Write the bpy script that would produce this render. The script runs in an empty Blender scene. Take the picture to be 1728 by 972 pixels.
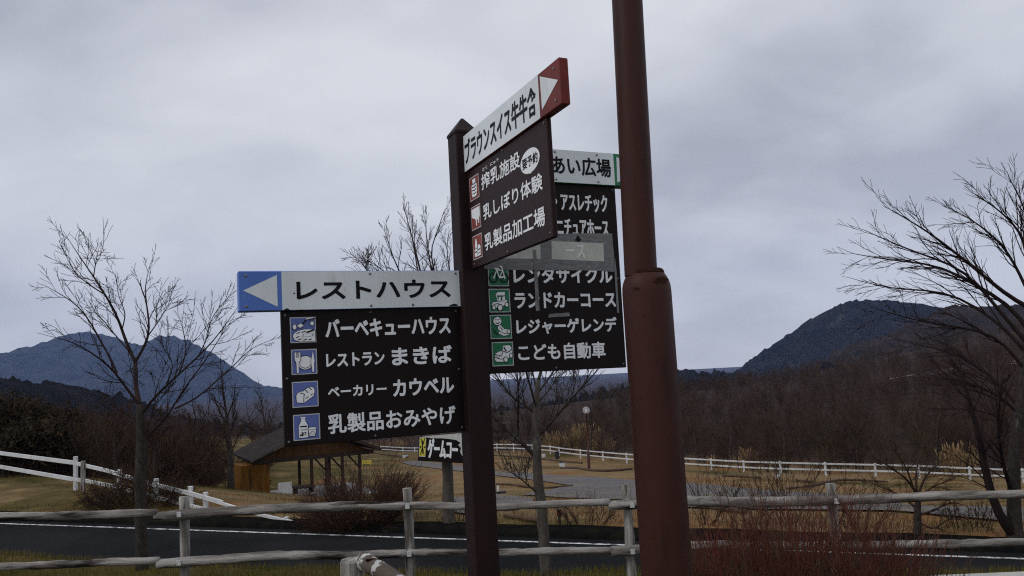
import bpy, math, random
import numpy as np
from mathutils import Vector, Matrix
from mathutils.geometry import tessellate_polygon

# ------------------------------------------------------------------ camera, sky, sun, exposure
scene = bpy.context.scene
COL = scene.collection
EYE = np.array([0.0, 0.0, 1.6])
FPX, PITCH, ROLL = 1379.03, math.radians(6.0817), math.radians(-3.069)     # solved from the sign boards
_fw = np.array([0, math.cos(PITCH), math.sin(PITCH)]); _r = np.array([1.0, 0, 0]); _u = np.cross(_r, _fw)
CR = math.cos(ROLL) * _r + math.sin(ROLL) * _u
CU = -math.sin(ROLL) * _r + math.cos(ROLL) * _u
cd = bpy.data.cameras.new('camera'); cam = bpy.data.objects.new('camera', cd); COL.objects.link(cam)
cd.sensor_width = 36.0; cd.lens = FPX / 1728 * 36.0; cd.clip_start = 0.05; cd.clip_end = 20000
cam.matrix_world = Matrix(((CR[0], CU[0], -_fw[0], EYE[0]), (CR[1], CU[1], -_fw[1], EYE[1]),
                           (CR[2], CU[2], -_fw[2], EYE[2]), (0, 0, 0, 1)))
scene.camera = cam
scene.view_settings.view_transform = 'Standard'; scene.view_settings.look = 'None'
scene.view_settings.exposure = 0.3; scene.view_settings.gamma = 1.0
scene.view_settings.use_curve_mapping = False
scene.cycles.use_denoising = False; scene.cycles.filter_width = 1.15
scene.cycles.max_bounces = 6; scene.cycles.volume_bounces = 1

SUN_DIR = Vector((-0.80, -0.42, 0.75)).normalized()
elev = math.asin(SUN_DIR.z); azim = math.atan2(SUN_DIR.x, SUN_DIR.y)
sd = bpy.data.lights.new('sun', 'SUN'); sd.energy = 0.8; sd.angle = math.radians(22); sd.color = (1.0, 0.96, 0.9)
sun = bpy.data.objects.new('sun', sd); COL.objects.link(sun)
sun.rotation_euler = SUN_DIR.to_track_quat('Z', 'Y').to_euler(); sun.location = (-20, -10, 20)

world = bpy.data.worlds.new('World'); scene.world = world; world.use_nodes = True
def build_sky():
    nt = world.node_tree; N = nt.nodes; L = nt.links; N.clear()
    out = N.new('ShaderNodeOutputWorld'); bg = N.new('ShaderNodeBackground'); L.new(bg.outputs[0], out.inputs[0])
    sky = N.new('ShaderNodeTexSky'); sky.sky_type = 'NISHITA'; sky.sun_disc = False
    sky.sun_elevation = elev; sky.sun_rotation = azim; sky.air_density = 1.0; sky.dust_density = 2.0
    bg.inputs['Strength'].default_value = 0.1
    tc = N.new('ShaderNodeTexCoord'); sep = N.new('ShaderNodeSeparateXYZ'); L.new(tc.outputs['Generated'], sep.inputs[0])
    def M(op, a, b):
        m = N.new('ShaderNodeMath'); m.operation = op
        for k, v in enumerate((a, b)):
            if isinstance(v, (int, float)): m.inputs[k].default_value = v
            else: L.new(v, m.inputs[k])
        return m.outputs[0]
    zz = M('ADD', M('MAXIMUM', sep.outputs[2], 0.0), 0.42)
    cmb = N.new('ShaderNodeCombineXYZ')                      # a flat cloud deck seen from below
    L.new(M('DIVIDE', sep.outputs[0], zz), cmb.inputs[0]); L.new(M('DIVIDE', sep.outputs[1], zz), cmb.inputs[1])
    def noise(scale, detail, off, rough=0.5, dist=0.0):
        mp = N.new('ShaderNodeMapping'); mp.inputs['Location'].default_value = off
        mp.inputs['Scale'].default_value = (0.9, 1.2, 1)
        L.new(cmb.outputs[0], mp.inputs[0])
        n = N.new('ShaderNodeTexNoise'); n.inputs['Scale'].default_value = scale; n.inputs['Detail'].default_value = detail
        n.inputs['Roughness'].default_value = rough; n.inputs['Distortion'].default_value = dist
        L.new(mp.outputs[0], n.inputs['Vector']); return n.outputs[0]
    mixv = M('ADD', M('MULTIPLY', noise(1.15, 4, (3.1, 0.4, 0), 0.46, 0.35), 0.74), M('MULTIPLY', noise(3.4, 5, (7.3, 2.0, 1), 0.5, 0.4), 0.26))
    ramp = N.new('ShaderNodeValToRGB'); L.new(mixv, ramp.inputs[0])
    e = ramp.color_ramp.elements
    e[0].position = 0.38; e[0].color = (3.35, 3.46, 3.92, 1)
    e[1].position = 0.60; e[1].color = (6.1, 6.24, 6.55, 1)
    x = e.new(0.48); x.color = (4.85, 4.97, 5.40, 1)
    # the deck thins and pales towards the horizon, and is brightest overhead (overcast sky)
    hor = N.new('ShaderNodeMapRange'); L.new(sep.outputs[2], hor.inputs[0])
    hor.inputs[1].default_value = 0.0; hor.inputs[2].default_value = 0.3; hor.inputs[3].default_value = 0.55; hor.inputs[4].default_value = 0.0
    mh = N.new('ShaderNodeMixRGB'); L.new(hor.outputs[0], mh.inputs[0]); L.new(ramp.outputs[0], mh.inputs[1]); mh.inputs[2].default_value = (5.9, 6.02, 6.3, 1)
    zen = N.new('ShaderNodeMapRange'); L.new(sep.outputs[2], zen.inputs[0])
    zen.inputs[1].default_value = 0.45; zen.inputs[2].default_value = 0.95; zen.inputs[3].default_value = 1.0; zen.inputs[4].default_value = 1.35
    mz = N.new('ShaderNodeMixRGB'); mz.blend_type = 'MULTIPLY'; mz.inputs[0].default_value = 1; L.new(mh.outputs[0], mz.inputs[1]); L.new(zen.outputs[0], mz.inputs[2])
    mx = N.new('ShaderNodeMixRGB'); mx.inputs[0].default_value = 0.97
    L.new(sky.outputs[0], mx.inputs[1]); L.new(mz.outputs[0], mx.inputs[2]); L.new(mx.outputs[0], bg.inputs['Color'])
build_sky()

# ------------------------------------------------------------------ helpers
rng = random.Random(11)
def pxray(x, y):
    d = _fw + CR * ((x - 864) / FPX) + CU * ((486 - y) / FPX)
    return d
def at(x, y, D):                      # the point D metres out (world Y) on the sight line of a photo pixel
    d = pxray(x, y); return EYE + d * (D / d[1])
def atz(x, y, z):
    d = pxray(x, y); return EYE + d * ((z - EYE[2]) / d[2])

class MB:
    def __init__(s): s.v = []; s.f = []; s.m = []
    def add(s, vs, fs, mi=0):
        b = len(s.v); s.v.extend([tuple(map(float, p)) for p in vs])
        for f in fs: s.f.append(tuple(i + b for i in f)); s.m.append(mi)
    def box(s, c, ex, ey, ez, mi=0):  # centre and three half-axis vectors
        c, ex, ey, ez = map(lambda q: np.array(q, float), (c, ex, ey, ez))
        if np.dot(np.cross(ex, ey), ez) < 0: ex = -ex
        vs = [c + a * ex + b * ey + d * ez for d in (-1, 1) for b in (-1, 1) for a in (-1, 1)]
        s.add(vs, [(0, 2, 3, 1), (4, 5, 7, 6), (0, 1, 5, 4), (2, 6, 7, 3), (0, 4, 6, 2), (1, 3, 7, 5)], mi)
    def bevbox(s, c, ex, ey, ez, bev, mi=0):   # a box with chamfered edges
        c, ex, ey, ez = map(lambda q: np.array(q, float), (c, ex, ey, ez))
        if np.dot(np.cross(ex, ey), ez) < 0: ex = -ex
        L = [np.linalg.norm(q) for q in (ex, ey, ez)]; U = [q / l for q, l in zip((ex, ey, ez), L)]
        import itertools
        idx = {}; vs = []
        for sg in itertools.product((-1, 1), repeat=3):
            for ax in range(3):
                p = c.copy()
                for k in range(3): p = p + U[k] * sg[k] * (L[k] if k == ax else L[k] - bev)
                idx[(sg, ax)] = len(vs); vs.append(p)
        fs = []
        def corner(ax, d, a, b):
            o = [k for k in range(3) if k != ax]; sg = [0, 0, 0]; sg[ax] = d; sg[o[0]] = a; sg[o[1]] = b; return tuple(sg)
        for ax in range(3):
            for d in (-1, 1):
                fs.append([idx[(corner(ax, d, a, b), ax)] for a, b in ((-1, -1), (1, -1), (1, 1), (-1, 1))])
        for ax in range(3):           # edges parallel to ax
            o = [k for k in range(3) if k != ax]
            for a in (-1, 1):
                for b in (-1, 1):
                    s0 = [0, 0, 0]; s0[o[0]] = a; s0[o[1]] = b; s1 = list(s0); s0[ax] = -1; s1[ax] = 1
                    fs.append([idx[(tuple(s0), o[0])], idx[(tuple(s0), o[1])], idx[(tuple(s1), o[1])], idx[(tuple(s1), o[0])]])
        for sg in itertools.product((-1, 1), repeat=3): fs.append([idx[(sg, k)] for k in range(3)])
        V = np.array(vs); out = []
        for f in fs:
            P = V[f]; n = np.cross(P[1] - P[0], P[2] - P[0])
            out.append(tuple(f) if np.dot(n, P.mean(0) - c) > 0 else tuple(f[::-1]))
        s.add(vs, out, mi)
    def tube(s, pts, rad, sides=6, mi=0, cap=True, jit=None):
        P = np.array(pts, float); n = len(P); rad = np.broadcast_to(np.array(rad, float), (n,))
        T = np.gradient(P, axis=0); T /= (np.linalg.norm(T, axis=1, keepdims=True) + 1e-12)
        ref = np.array([0.0, 0, 1]) if abs(T[0, 2]) < 0.9 else np.array([1.0, 0, 0])
        a = np.cross(T, ref); a /= (np.linalg.norm(a, axis=1, keepdims=True) + 1e-9); b = np.cross(T, a)
        th = np.arange(sides) * 2 * math.pi / sides
        R = rad[:, None, None]
        if jit is not None: R = R * jit(n, sides)[:, :, None]
        V = P[:, None, :] + R * (np.cos(th)[None, :, None] * a[:, None, :] + np.sin(th)[None, :, None] * b[:, None, :])
        o = len(s.v); s.v.extend(map(tuple, V.reshape(-1, 3).tolist()))
        for i in range(n - 1):
            for j in range(sides):
                k = (j + 1) % sides
                s.f.append((o + i * sides + j, o + i * sides + k, o + (i + 1) * sides + k, o + (i + 1) * sides + j)); s.m.append(mi)
        if cap and sides > 3:
            s.f.append(tuple(o + j for j in reversed(range(sides)))); s.m.append(mi)
            s.f.append(tuple(o + (n - 1) * sides + j for j in range(sides))); s.m.append(mi)
    def lathe(s, base, axis, prof, sides=40, mi=0):          # prof: (height, radius)
        axis = np.array(axis, float); axis /= np.linalg.norm(axis)
        a = np.cross(axis, [0, 1, 0]); a /= np.linalg.norm(a); b = np.cross(axis, a)
        th = np.arange(sides) * 2 * math.pi / sides; o = len(s.v)
        for h, r in prof:
            for t in th: s.v.append(tuple(np.array(base) + axis * h + r * (math.cos(t) * a + math.sin(t) * b)))
        for i in range(len(prof) - 1):
            for j in range(sides):
                k = (j + 1) % sides
                s.f.append((o + i * sides + j, o + i * sides + k, o + (i + 1) * sides + k, o + (i + 1) * sides + j)); s.m.append(mi)
    def build(s, name, mats, parent=None, smooth=False, origin=None):
        me = bpy.data.meshes.new(name)
        org = np.array(parent_origin(parent) if parent is not None else (origin if origin is not None else (0, 0, 0)), float)
        V = np.array(s.v, float).reshape(-1, 3) - org
        me.from_pydata(V.tolist(), [], s.f); me.update()
        if not isinstance(mats, (list, tuple)): mats = [mats]
        for m in mats: me.materials.append(m)
        if len(mats) > 1: me.polygons.foreach_set('material_index', s.m)
        if smooth: me.polygons.foreach_set('use_smooth', [True] * len(me.polygons))
        o = bpy.data.objects.new(name, me); COL.objects.link(o)
        if parent is not None: o.parent = parent
        else: o.location = org
        return o
ORIG = {}
def parent_origin(p):
    if p is None: return (0, 0, 0)
    while p.parent is not None: p = p.parent
    return tuple(p.location)
def tag(o, label, cat, group=None):
    o['label'] = label; o['category'] = cat
    if group: o['group'] = group
    return o
def thing(name, label, cat, loc, group=None):
    o = bpy.data.objects.new(name, None); COL.objects.link(o); o.location = tuple(map(float, loc)); o.empty_display_size = 0.2
    return tag(o, label, cat, group)
def struct(o, kind='structure'): o['kind'] = kind; return o

def mat(name, c1, c2=None, scale=8.0, rough=0.7, bump=0.0, detail=6, c3=None, stretch=(1, 1, 1), spec=0.3, bscale=None, lo=0.35, hi=0.65, metal=0.0, s3=None, t3=(0.55, 0.7)):
    m = bpy.data.materials.new(name); m.use_nodes = True; nt = m.node_tree; N = nt.nodes; L = nt.links
    b = N['Principled BSDF']; b.inputs['Roughness'].default_value = rough; b.inputs['Specular IOR Level'].default_value = spec
    b.inputs['Metallic'].default_value = metal
    tc = N.new('ShaderNodeTexCoord'); mp = N.new('ShaderNodeMapping'); L.new(tc.outputs['Object'], mp.inputs[0]); mp.inputs['Scale'].default_value = stretch
    def nz(sc, d=detail):
        n = N.new('ShaderNodeTexNoise'); n.inputs['Scale'].default_value = sc; n.inputs['Detail'].default_value = d
        n.inputs['Roughness'].default_value = 0.62; L.new(mp.outputs[0], n.inputs['Vector']); return n
    if c2 is None: c2 = tuple(x * 0.75 for x in c1)
    n = nz(scale); r = N.new('ShaderNodeValToRGB'); L.new(n.outputs[0], r.inputs[0])
    r.color_ramp.elements[0].position = lo; r.color_ramp.elements[1].position = hi
    r.color_ramp.elements[0].color = (*c1, 1); r.color_ramp.elements[1].color = (*c2, 1)
    col = r.outputs[0]
    if c3 is not None:
        n3 = nz(s3 or scale * 0.31, 7); r3 = N.new('ShaderNodeMapRange'); L.new(n3.outputs[0], r3.inputs[0])
        r3.inputs[1].default_value, r3.inputs[2].default_value = t3
        mx = N.new('ShaderNodeMixRGB'); L.new(r3.outputs[0], mx.inputs[0]); L.new(col, mx.inputs[1]); mx.inputs[2].default_value = (*c3, 1); col = mx.outputs[0]
    L.new(col, b.inputs['Base Color'])
    if bump:
        nb = nz(bscale or scale * 2.5); bp = N.new('ShaderNodeBump'); bp.inputs['Strength'].default_value = bump; bp.inputs['Distance'].default_value = 0.02
        L.new(nb.outputs[0], bp.inputs['Height']); L.new(bp.outputs[0], b.inputs['Normal'])
    return m

M = {}
M['signdark'] = mat('sign_brown_enamel', (0.0105, 0.0058, 0.0062), (0.007, 0.0045, 0.005), 3, 0.5, 0.05, spec=0.12)
M['signlit'] = mat('sign_brown_enamel_lit', (0.026, 0.0120, 0.0122), (0.020, 0.0098, 0.0100), 3, 0.5, 0.05, spec=0.12)  # lighter copy of the sign brown: light on the sunward panel put into its colour
M['post'] = mat('post_brown_paint', (0.0205, 0.0098, 0.0098), (0.013, 0.0068, 0.0074), 6, 0.6, 0.15, stretch=(1, 1, .25), c3=(0.034, 0.017, 0.0135), s3=5, t3=(.6, .75), spec=0.13)
M['signwhite'] = mat('sign_white_enamel', (0.66, 0.71, 0.73), (0.58, 0.62, 0.64), 2.2, 0.45, 0.02, stretch=(2.5, 2.5, .6), c3=(0.42, 0.43, 0.42), s3=6, t3=(.60, .82))
M['signblue'] = mat('sign_blue_enamel', (0.075, 0.17, 0.52), (0.065, 0.14, 0.44), 4, 0.45, 0.03, c3=(0.12, 0.2, 0.42), s3=14, t3=(.62, .75))
M['signred'] = mat('sign_red_enamel', (0.165, 0.024, 0.018), (0.11, 0.019, 0.015), 5, 0.5, 0.05, spec=.2)
M['signgreen'] = mat('sign_green_enamel', (0.012, 0.17, 0.075), (0.010, 0.14, 0.06), 4, 0.45, 0.02)
M['iconblue'] = mat('icon_blue_film', (0.10, 0.14, 0.38), (0.085, 0.12, 0.33), 6, 0.5)
M['iconred'] = mat('icon_red_film', (0.25, 0.05, 0.035), (0.19, 0.04, 0.03), 6, 0.5)
M['icongreen'] = mat('icon_green_film', (0.010, 0.16, 0.07), (0.008, 0.13, 0.06), 6, 0.5)
M['iconyellow'] = mat('icon_yellow_film', (0.62, 0.58, 0.07), (0.5, 0.46, 0.06), 6, 0.5)
M['letterwhite'] = mat('letter_white_film', (0.78, 0.80, 0.82), (0.70, 0.72, 0.74), 6, 0.5, spec=.2)
M['letterdim'] = mat('letter_faded_film', (0.72, 0.73, 0.71), (0.66, 0.67, 0.65), 6, 0.5)
M['letterblack'] = mat('letter_black_film', (0.004, 0.004, 0.006), (0.008, 0.008, 0.010), 6, 0.5, spec=.1)
M['rim'] = mat('icon_rim_film', (0.50, 0.50, 0.52), (0.42, 0.42, 0.44), 6, 0.5)
M['tape'] = mat('grey_tape', (0.18, 0.18, 0.188), (0.115, 0.115, 0.122), 22, 0.5, 0.2, stretch=(1, 1, 4), c3=(0.25, 0.25, 0.255), s3=30)
M['tapepale'] = mat('clear_tape_weathered', (0.20, 0.20, 0.20), (0.13, 0.13, 0.135), 30, 0.5, 0.2, c3=(0.07, 0.065, 0.065), s3=14)
M['paper'] = mat('taped_paper', (0.52, 0.53, 0.49), (0.43, 0.44, 0.405), 7, 0.75, 0.1, c3=(0.29, 0.285, 0.25), s3=13, t3=(.58, .74))
M['bolt'] = mat('bolt_steel', (0.22, 0.22, 0.23), (0.12, 0.11, 0.11), 60, 0.45, metal=0.4)
M['lamp'] = mat('lamp_post_red_brown_paint', (0.047, 0.0165, 0.0128), (0.033, 0.0125, 0.0102), 2.0, 0.5, 0.10, stretch=(1, 1, .16), c3=(0.019, 0.0085, 0.0072), s3=13, t3=(.55, .75), bscale=40, spec=0.13)
M['rust'] = mat('lamp_post_rust', (0.016, 0.0065, 0.0045), (0.045, 0.016, 0.008), 60, 0.85, 0.6, spec=.1)
M['log'] = mat('weathered_grey_log', (0.31, 0.295, 0.275), (0.120, 0.107, 0.097), 11, 0.95, 1.0, stretch=(.14, 1, 1), c3=(0.020, 0.017, 0.015), s3=8, t3=(.535, .62), bscale=26, spec=.03, lo=.40, hi=.58)
M['logpost'] = mat('weathered_grey_post', (0.36, 0.345, 0.32), (0.12, 0.108, 0.095), 22, 0.9, 0.9, stretch=(1, 1, .10), c3=(0.032, 0.027, 0.024), s3=15, t3=(.54, .66), bscale=34, spec=.1, lo=.38, hi=.60)
M['peel'] = mat('peeling_white_paint_wood', (0.52, 0.52, 0.51), (0.40, 0.40, 0.39), 6, 0.9, 0.9, c3=(0.095, 0.078, 0.066), s3=11, t3=(.43, .47), bscale=16, spec=.05)
M['plate'] = mat('galvanised_plate', (0.50, 0.51, 0.51), (0.36, 0.36, 0.36), 40, 0.5)
M['white'] = mat('white_fence_paint', (0.60, 0.61, 0.62), (0.46, 0.47, 0.47), 2.5, 0.7, 0.1, c3=(0.26, 0.25, 0.22), s3=6, t3=(.58, .78))
M['asphalt'] = mat('road_asphalt', (0.0105, 0.0108, 0.0118), (0.0175, 0.0178, 0.0190), 0.35, 0.95, 0.6, detail=10, bscale=120, c3=(0.025, 0.025, 0.026), s3=45, t3=(.52, .8), spec=.02, lo=.4, hi=.6)
M['berm'] = mat('asphalt_kerb_with_moss', (0.0060, 0.0058, 0.0060), (0.0105, 0.0098, 0.0092), 5, 1.0, 0.6, c3=(0.013, 0.013, 0.008), s3=3, t3=(.5, .7), spec=0)
M['bark'] = mat('grey_brown_bark', (0.050, 0.041, 0.036), (0.024, 0.020, 0.018), 22, 0.9, 0.9, stretch=(1, 1, .5), c3=(0.13, 0.125, 0.115), s3=6, t3=(.60, .70), spec=.1)
M['barkpale'] = mat('pale_grey_bark', (0.095, 0.083, 0.072), (0.050, 0.043, 0.037), 14, 0.9, 0.8, stretch=(1, 1, .3), c3=(0.15, 0.138, 0.122), s3=6, spec=.05)
M['twig'] = mat('dark_twig', (0.020, 0.014, 0.0145), (0.036, 0.024, 0.023), 3, 0.95, spec=.03)
M['twigred'] = mat('red_twig', (0.128, 0.036, 0.028), (0.078, 0.029, 0.021), 4, 0.85, c3=(0.085, 0.060, 0.042), s3=5.0, t3=(.46, .62), spec=.05)
M['twigrust'] = mat('rusty_brown_twig', (0.088, 0.042, 0.030), (0.055, 0.031, 0.024), 3, 0.85, c3=(0.050, 0.035, 0.026), s3=3, t3=(.45,.6), spec=.05)
M['twigbrown'] = mat('brown_twig', (0.060, 0.038, 0.028), (0.034, 0.023, 0.018), 1.2, 0.95, c3=(0.046, 0.040, 0.022), s3=.3, spec=0)
M['wood'] = mat('woodland_twigs', (0.046, 0.029, 0.0225), (0.086, 0.055, 0.042), 0.13, 1.0, c3=(0.050, 0.041, 0.025), s3=0.05, t3=(.5, .62), spec=0, detail=2, lo=.4, hi=.62)
M['needle'] = mat('evergreen_needles', (0.020, 0.019, 0.011), (0.038, 0.032, 0.018), 1.3, 0.95, c3=(0.050, 0.034, 0.022), s3=.6, t3=(.42,.58), spec=.02)
M['ochre'] = mat('dry_pampas', (0.30, 0.20, 0.10), (0.20, 0.13, 0.065), 1.2, 0.9, c3=(0.38, 0.29, 0.17), s3=.8, spec=.1)
M['hutyellow'] = mat('ochre_board_wall', (0.175, 0.080, 0.014), (0.105, 0.047, 0.010), 6, 0.85, 0.1, stretch=(1, 1, .15), c3=(0.050, 0.026, 0.011), s3=4, t3=(.48, .66), spec=.05)
M['gable'] = mat('brown_board_gable', (0.085, 0.043, 0.017), (0.052, 0.027, 0.012), 4, 0.8, 0.1, stretch=(1, 1, .2), spec=.1)
M['beam'] = mat('dark_brown_timber', (0.035, 0.020, 0.015), (0.022, 0.013, 0.011), 6, 0.75, .1)
M['roof'] = mat('grey_brown_shingle_roof', (0.034, 0.028, 0.027), (0.022, 0.0185, 0.018), 4, 0.95, .2, c3=(.050, .043, .041), s3=1.5, spec=.03)
M['trim'] = mat('grey_roof_trim', (0.085, 0.078, 0.074), (0.06, 0.056, 0.053), 4, 0.85, spec=.05)
M['concrete'] = mat('pale_concrete', (0.42, 0.41, 0.38), (0.33, 0.32, 0.30), 5, 0.85, .2)
M['gravel'] = mat('grey_gravel', (0.135, 0.127, 0.128), (0.090, 0.084, 0.085), 2.5, 0.95, .5, detail=10, c3=(0.16, 0.135, 0.10), s3=.35, t3=(.52, .68), bscale=30, spec=.1)
M['edging'] = mat('dark_log_edging', (0.045, 0.028, 0.020), (0.085, 0.048, 0.028), 3, 0.9, .3)
M['grey'] = mat('grey_box_paint', (0.2, 0.2, 0.21), None, 5, 0.6)
M['black'] = mat('black_paint', (0.02, 0.02, 0.02), None, 5, 0.6)
M['yellow'] = mat('yellow_paint', (0.62, 0.50, 0.05), None, 5, 0.6)
M['globe'] = mat('frosted_globe', (0.62, 0.62, 0.60), (0.5, 0.5, 0.49), 4, 0.25, spec=.5)
M['poster'] = mat('lamp_base_paint', (0.065, 0.018, 0.014), (0.05, 0.016, 0.013), 4, 0.5)

# ------------------------------------------------------------------ terrain
ROADZ = -1.6
_lp = np.array([atz(x, y, ROADZ) for x, y in ((30, 885), (250, 891.5), (470, 898.5), (620, 905), (780, 911.5), (900, 917), (1540, 936.5), (1728, 942))])
_k = np.polyfit(_lp[:, 0], _lp[:, 1], 1)                    # straight white edge line of the road
RU = np.array([1.0, _k[0]]); RU /= np.linalg.norm(RU); RN = np.array([-RU[1], RU[0]])
def road_n(X, Y): return (X - 0.0) * RN[0] + (Y - _k[1]) * RN[1]
def road_s(X, Y): return X * RU[0] + (Y - _k[1]) * RU[1]
def road_xy(s, n): return RU[0] * s + RN[0] * n, _k[1] + RU[1] * s + RN[1] * n

FENCE_FAR = [(643, 762.6, 132), (680, 765.8, 127), (700, 765.8, 124), (750, 764, 118), (800, 762, 112), (839, 760.8, 107), (867, 762, 102), (898, 764, 98), (929, 766.5, 94),
             (944, 771.2, 91), (980, 774, 86.5), (1018, 777.5, 82), (1058, 782, 78), (1100, 786, 75), (1148, 790, 72.5), (1201, 793.2, 70), (1256, 797.5, 66.5),
             (1318, 802.5, 62), (1394, 802.7, 61), (1478, 803, 60.5), (1552, 806.5, 60), (1638, 810.5, 59), (1728, 815, 58)]
def _tps_setup():
    pts = []
    for s in (-45, -34, -26, -18, -10, -3, 4, 11, 18, 26):
        x, y = road_xy(s, 1.0); pts.append((x, y, -1.47))
        x, y = road_xy(s, 3.0); pts.append((x, y, -1.50 if s > -16 else -1.36))
    for p in FENCE_FAR[::2]: pts.append(tuple(at(*p)))
    for p in ((994, 791, 50), (438, 845, 44), (600, 835, 46), (0, 806, 30), (127, 820, 26.5), (60, 850, 26), (1700, 890, 14.6), (1400, 858, 24), (1150, 840, 27),
              (760, 850, 28), (560, 850, 29), (250, 838, 25), (330, 820, 32), (900, 838, 30)):
        pts.append(tuple(at(*p)))
    # the wooded slope beyond the far fence and the ground behind
    for p in ((1500, 642, 170), (1650, 622, 165), (1728, 614, 160), (1300, 700, 130), (1150, 705, 150), (1000, 700, 150), (850, 716, 160), (700, 722, 170), (1400, 640, 230), (1728, 560, 240),
              (1100, 665, 230), (900, 690, 230), (560, 745, 150), (420, 745, 120), (250, 745, 80), (100, 760, 60), (0, 745, 70), (-250, 735, 60), (2000, 640, 100), (1728, 760, 78), (1550, 770, 78), (1250, 765, 90)):
        pts.append(tuple(at(*p)))
    pts += [(-60, 10, -0.6), (60, 14, -3.0), (-60, 60, 0.0), (-120, 120, -3), (90, 60, -5), (150, 150, 2), (-140, 240, -12), (200, 240, 12), (0, 260, -13)]
    P = np.array(pts); n = len(P)
    d = np.linalg.norm(P[:, None, :2] - P[None, :, :2], axis=2); K = np.where(d > 0, d * d * np.log(d + 1e-9), 0) + np.eye(n) * 3.0
    Q = np.c_[np.ones(n), P[:, :2]]; A = np.block([[K, Q], [Q.T, np.zeros((3, 3))]])
    w = np.linalg.solve(A, np.r_[P[:, 2], 0, 0, 0]); return P, w
_TP, _TW = _tps_setup()
def tps(X, Y):
    X = np.atleast_1d(np.asarray(X, float)).ravel(); Y = np.atleast_1d(np.asarray(Y, float)).ravel(); out = np.zeros(len(X))
    for i in range(0, len(X), 20000):
        x, y = X[i:i + 20000], Y[i:i + 20000]
        d2 = (x[:, None] - _TP[None, :, 0]) ** 2 + (y[:, None] - _TP[None, :, 1]) ** 2
        out[i:i + 20000] = (0.5 * d2 * np.log(d2 + 1e-12)) @ _TW[:-3] + _TW[-3] + _TW[-2] * x + _TW[-1] * y
    return out
def sst(a, b, x): t = np.clip((x - a) / (b - a), 0, 1); return t * t * (3 - 2 * t)
ROADW = 4.3
def ground(X, Y):
    X = np.atleast_1d(np.asarray(X, float)); Y = np.atleast_1d(np.asarray(Y, float)); sh = np.broadcast(X, Y).shape
    X = np.broadcast_to(X, sh).ravel(); Y = np.broadcast_to(Y, sh).ravel()
    n = road_n(X, Y)
    yc = np.interp(X, [-24, -6.6, -1.9, 1.2, 4.5, 14], [15, 10.5, 9.1, 8.7, 8.3, 7.6])           # crest of the near bank
    zc = np.interp(X, [-24, -6.6, -4.3, -1.9, 1.2, 4.5, 14], [-.3, -.31, -.39, -.43, -.51, -.58, -.7])
    near = zc * sst(3.6, yc, Y) + 0.015 * np.sin(X * 1.7 + Y * 0.6) + 0.012 * np.sin(X * 3.9 - Y * 2.3)
    bank = near + (ROADZ - 0.05 - near) * sst(yc - 0.1, yc + 2.3, Y)
    r = np.hypot(X, Y)
    f = np.clip(tps(np.clip(X, -260, 260), np.clip(Y, -30, 290)), -16, 30)
    f = -1.47 + (f + 1.47) * sst(0.9, 3.0, n)
    f = f - 0.22 * (1 - sst(0.75, 1.15, n))
    f = f + (-38 - f) * sst(290, 520, r)
    h = np.where(n < 0.36, bank, f)
    h = np.where((n >= -ROADW - 0.05) & (n < 0.36), np.minimum(h, ROADZ - 0.05), h)
    return h.reshape(sh)
def gz(x, y): return float(ground(x, y)[0])
def hit(x, y, lo=8.0, hi=280.0):                            # where a photo sight line meets the ground beyond the road
    d = pxray(x, y); D = np.linspace(lo, hi, 1400); P = EYE[None] + d[None] * (D[:, None] / d[1])
    s = P[:, 2] - ground(P[:, 0], P[:, 1]); k = np.argmax(s < 0)
    if s[k] >= 0: k = len(D) - 1
    t = s[k - 1] / (s[k - 1] - s[k] + 1e-9) if k > 0 else 0
    q = EYE + d * ((D[k - 1] + (D[k] - D[k - 1]) * t) / d[1]); return q
def gpt(x, y, lift=0.0): q = np.array([x, y, gz(x, y) + lift]); return q

def grid_mesh(name, XX, YY, ZZ, m):
    r, c = XX.shape; V = np.stack([XX, YY, ZZ], -1).reshape(-1, 3)
    i = np.arange(r * c).reshape(r, c); F = np.stack([i[:-1, :-1], i[:-1, 1:], i[1:, 1:], i[1:, :-1]], -1).reshape(-1, 4)
    me = bpy.data.meshes.new(name); me.from_pydata(V.tolist(), [], F.tolist()); me.materials.append(m)
    me.polygons.foreach_set('use_smooth', [True] * len(me.polygons)); me.update()
    o = bpy.data.objects.new(name, me); COL.objects.link(o); return o

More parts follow.
